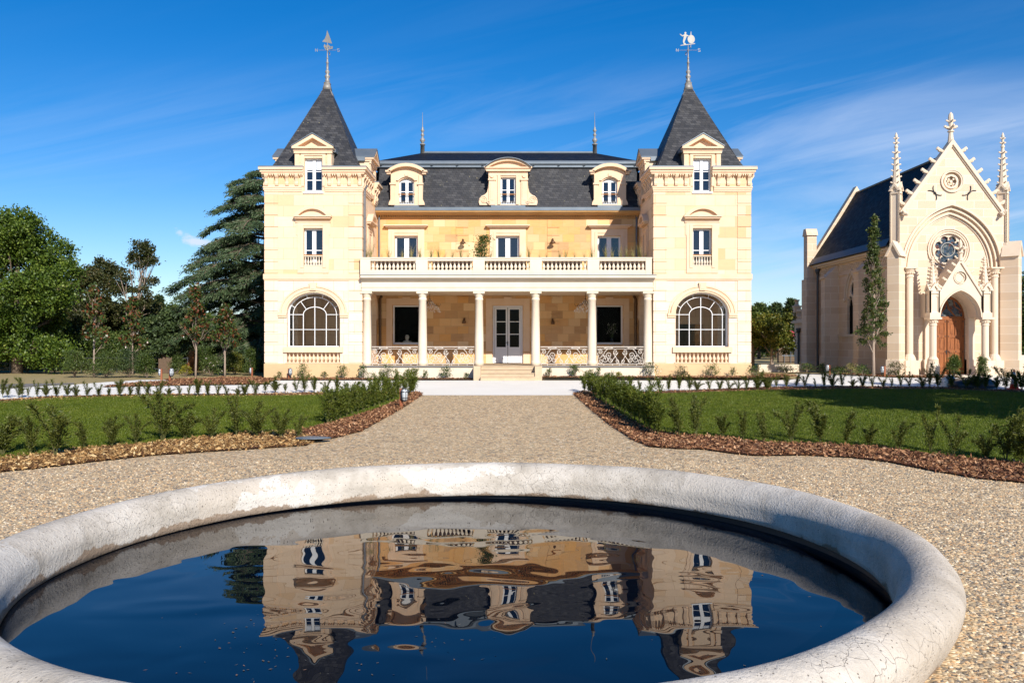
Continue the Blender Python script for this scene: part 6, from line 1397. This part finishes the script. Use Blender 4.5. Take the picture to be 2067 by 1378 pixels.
for i, px_ in enumerate(bx_):
    Y = 39.25; hp = rr.choice([14, 18, 24, 30, 34]) if px_ not in (748, 1292) else 44
    place(tp, (at(px_, Y), Y, 6.22), (hp+10)/1700*Y*1.05, 'thin ornamental grass on the balcony, %s from the left' % ORD[i], 'ornamental grasses behind the balustrade', rr, .8, 'plant')
r = empty('climbing_plant', (at(971, 39.6), 39.6, 5.56), 'dark green climbing plant on a wooden stake on the balcony, left of the middle window', 'plant')
obj('stake', MB().tube([(-.02, -.05, 0), (-.02, -.05, 1.95)], .025, 6), M['rail'], r).location = (0, 0, 0)
P = np.column_stack([rng.normal(size=2200)*.17, rng.normal(size=2200)*.12, rng.uniform(0, 1, 2200)**.8*1.95]); P[:, 0] += .08+.1*np.sin(P[:, 2]*4); quads('foliage', leaves(P, rdir(rng, 2200), rng.uniform(.05, .1, 2200), .05, rng), M['midleaf'], r).location = (0, 0, 0)
obj('planter', MB().box(-.22, .22, -.2, .2, -.01, .3), M['rust'], r).location = (0, 0, 0)

# ------------------------------------------------------------------ small things
def bollard(px_, py_, label, s=1., rz=0.):
    g_ = gp(px_, py_); r = empty('garden_lamp', (g_.x, g_.y, g_.z+.04), label, 'garden lamp', 'rust-brown garden lamps'); r.rotation_euler.z = rz
    obj('post', MB().box(-.045*s, .045*s, -.02, .02, -.05, .55*s), M['rust'], r).location = (0, 0, 0)
    c = (.10*s, -.06, .38*s)
    mb = MB().lathe((c[0], c[1], 0), [(.05*s, .20*s), (.085*s, .24*s), (.095*s, .38*s), (.085*s, .50*s), (.05*s, .54*s)], 14); lp = obj('lamp_glass', mb, M['lampglass'], r, True); lp.location = (0, 0, 0)
    cg = MB()
    for k in range(6):
        a = 2*PI*k/6; ca_, sa_ = math.cos(a), math.sin(a); cg.tube([(c[0]+ca_*q*s, c[1]+sa_*q*s, z*s) for q, z in ((.05, .19), (.10, .24), (.112, .38), (.10, .50), (.05, .555))], .008*s, 4)
    for z in (.28, .46): cg.tube([(c[0]+.11*s*math.cos(a), c[1]+.11*s*math.sin(a), z*s) for a in [2*PI*i/12 for i in range(12)]], .008*s, 4, closed=True)
    cg.lathe((c[0], c[1], 0), [(.06*s, .17*s), (.07*s, .2*s)], 10); cg.lathe((c[0], c[1], 0), [(.07*s, .54*s), (.05*s, .57*s)], 10)
    ob_ = obj('cage', cg, M['biron'], r); ob_.location = (0, 0, 0)
m, t, b = newmat('frosted_lamp_glass', .15, .6, 0, (.45, .48, .5)); M['lampglass'] = m
bollard(810, 824, 'caged garden lamp on a rusty post at the left hedge by the gravel path', 1.05); bollard(583, 766, 'caged garden lamp below the left tower', .85); bollard(919, 765, 'caged garden lamp left of the porch steps', .85); bollard(1130, 764, 'caged garden lamp right of the porch steps', .85)
bollard(326, 767, 'caged garden lamp beside the wooden screen', .85, PI); bollard(343, 769, 'caged garden lamp just right of the one at the wooden screen', .95); bollard(509, 762, 'caged garden lamp close to the left tower, under the shrubs', .8, PI); bollard(1675, 757, 'caged garden lamp by the side wall of the chapel', .9, PI); bollard(1786, 761, 'caged garden lamp at the corner of the chapel front', .9, PI)
g_ = gp(2047, 786); r = empty('traffic_cone', (g_.x, g_.y, g_.z+.005), 'red and white traffic cone on the drive in front of the chapel', 'traffic cone')
m, t, b = newmat('red_cone_plastic', .4, .5, 0, (.62, .03, .015)); M['cone'] = m
def cr(z): return .17-.145*z/.75
obj('base', MB().lathe((0, 0, 0), [(.30, 0), (.30, .03), (.27, .04)], 4, PI/4), M['cone'], r).location = (0, 0, 0)
for a, b_, m_, nm_ in ((.04, .22, 'cone', 'body'), (.22, .40, 'paint', 'white_band'), (.40, .56, 'cone', 'body'), (.56, .66, 'paint', 'white_band'), (.66, .78, 'cone', 'body')): obj(nm_, MB().lathe((0, 0, 0), [(cr(a), a), (cr(b_), b_)], 20), M[m_], r, True).location = (0, 0, 0)
def boulder(name, label, px_, py_, r_, col, cat='rock'):
    g_ = gp(px_, py_); b = bmesh.new(); bmesh.ops.create_icosphere(b, subdivisions=3, radius=1); q = random.Random(px_)
    for v in b.verts: v.co *= 1+.10*math.sin(v.co.x*3+q.random()*.3)*math.cos(v.co.y*4); v.co.x *= r_[0]; v.co.y *= r_[1]; v.co.z *= r_[2]
    me = bpy.data.meshes.new(name); b.to_mesh(me); b.free(); me.materials.append(col); me.polygons.foreach_set('use_smooth', [True]*len(me.polygons))
    o = bpy.data.objects.new(name, me); COL.objects.link(o); o.location = (g_.x, g_.y, g_.z+.1); tag(o, label, cat)
m, t, b = newmat('dark_blue_rock', .35, .5, 0, (.03, .04, .06)); M['dkrock'] = m
boulder('boulder', 'low dark rounded boulder on the drive in front of the chapel door', 1962, 782, (.95, .6, .33), M['dkrock']); boulder('boulder', 'round pale stone left of the dark boulder before the chapel', 1915, 779, (.30, .3, .33), M['pale'])
boulder('boulder', 'small flat grey slab at the front corner of the left lawn', 632, 892, (.42, .25, .03), M['zinc'])
# fence rails, screen, shed, low walls
r = empty('rail_fence', (-26, 47.4, .8), 'grey metal rail fence under the trees on the left', 'fence')
for k in range(9):
    x = -34+k*2.0; obj('post', MB().box(x-.03, x+.03, 47.37, 47.43, .8, 1.65), M['pipe'], r)
for z in (1.0, 1.3, 1.6): obj('rail', MB().box(-34, -17.9, 47.34, 47.37, z-.02, z+.02), M['dpipe'], r)
r = empty('picket_screen', (at(333, 46), 46, .8), 'brown split-wood picket screen at the end of the rail fence', 'fence')
mb = MB()
for k in range(16): x = at(320, 46)+k*.046; mb.box(x, x+.035, 46, 46.03, .8, 1.62+rr.uniform(-.05, .06))
obj('pickets', mb, M['picket'], r); mb = MB().box(at(320, 46), at(347, 46), 46.03, 46.06, 1.0, 1.05); mb.box(at(320, 46), at(347, 46), 46.03, 46.06, 1.4, 1.45); obj('crossbar', mb, M['bark'], r)
def shed(px_, Y, w_, label, m1):
    x = at(px_, Y); r = empty('stone_shed', (x, Y, .8), label, 'shed', 'small sheds under the trees')
    obj('wall', MB().box(x-w_/2, x+w_/2, Y, Y+2, .8, 1.45), M['wall'], r)
    obj('roof', MB().add([(x-w_/2-.1, Y-.2, 1.40), (x+w_/2+.1, Y-.2, 1.40), (x+w_/2-.2, Y+1, 2.25), (x-w_/2+.4, Y+1, 2.25), (x-w_/2-.1, Y+2.2, 1.40), (x+w_/2+.1, Y+2.2, 1.40)], [(0, 1, 2, 3), (3, 2, 5, 4), (0, 3, 4), (1, 5, 2)]), m1, r)
shed(108, 51, 1.4, 'small stone shed with tiled roof under the big bright tree', M['rust']); shed(8, 51, 1.8, 'grey-roofed stone shed at the left edge under the trees', M['bark'])
r = empty('ruined_house', (at(1594, 68), 68, .8), 'ruined stone house with red roof edge and scaffolding between tower and chapel', 'house')
x0, x1 = at(1572, 68), at(1625, 68); F = lambda u, v, q: (u, 68-q, v)
obj('wall', MB().slab(F, [(x0, .8), (x1, .8), (x1, 2.9), (x0+.5, 2.9), (x0, 2.2)], [[(x0+.75, 1.3), (x0+1.35, 1.3), (x0+1.35, 2.4), (x0+.75, 2.4)]], -.4, 0), M['ruin'], r)
obj('roof', MB().add([(x0+.5, 67.8, 3.25), (x1, 67.8, 2.55), (x1, 71, 3.4), (x0+.5, 71, 3.9)], [(0, 1, 2, 3)]), M['cone'], r)
mb = MB()
for k in range(5): x = x0+.2+k*.5; mb.tube([(x, 67.2, .8), (x, 67.2, 3.9)], .025, 5)
for z in (1.4, 2.0, 2.6): mb.tube([(x0, 67.2, z), (x1, 67.2, z)], .025, 5)
obj('scaffolding', mb, M['zinc'], r)
def lowwall(x0, x1, Y, z, label): 
    o = obj('low_wall', MB().box(x0, x1, Y, Y+.25, .7, z), M['white_stone']); tag(o, label, 'wall')
lowwall(at(1532, 48), at(1627, 48), 48, 1.22, 'low white garden wall between the right tower and the chapel'); lowwall(at(2052, 48), at(2200, 48), 48, 1.75, 'white garden wall at the far right of the chapel')
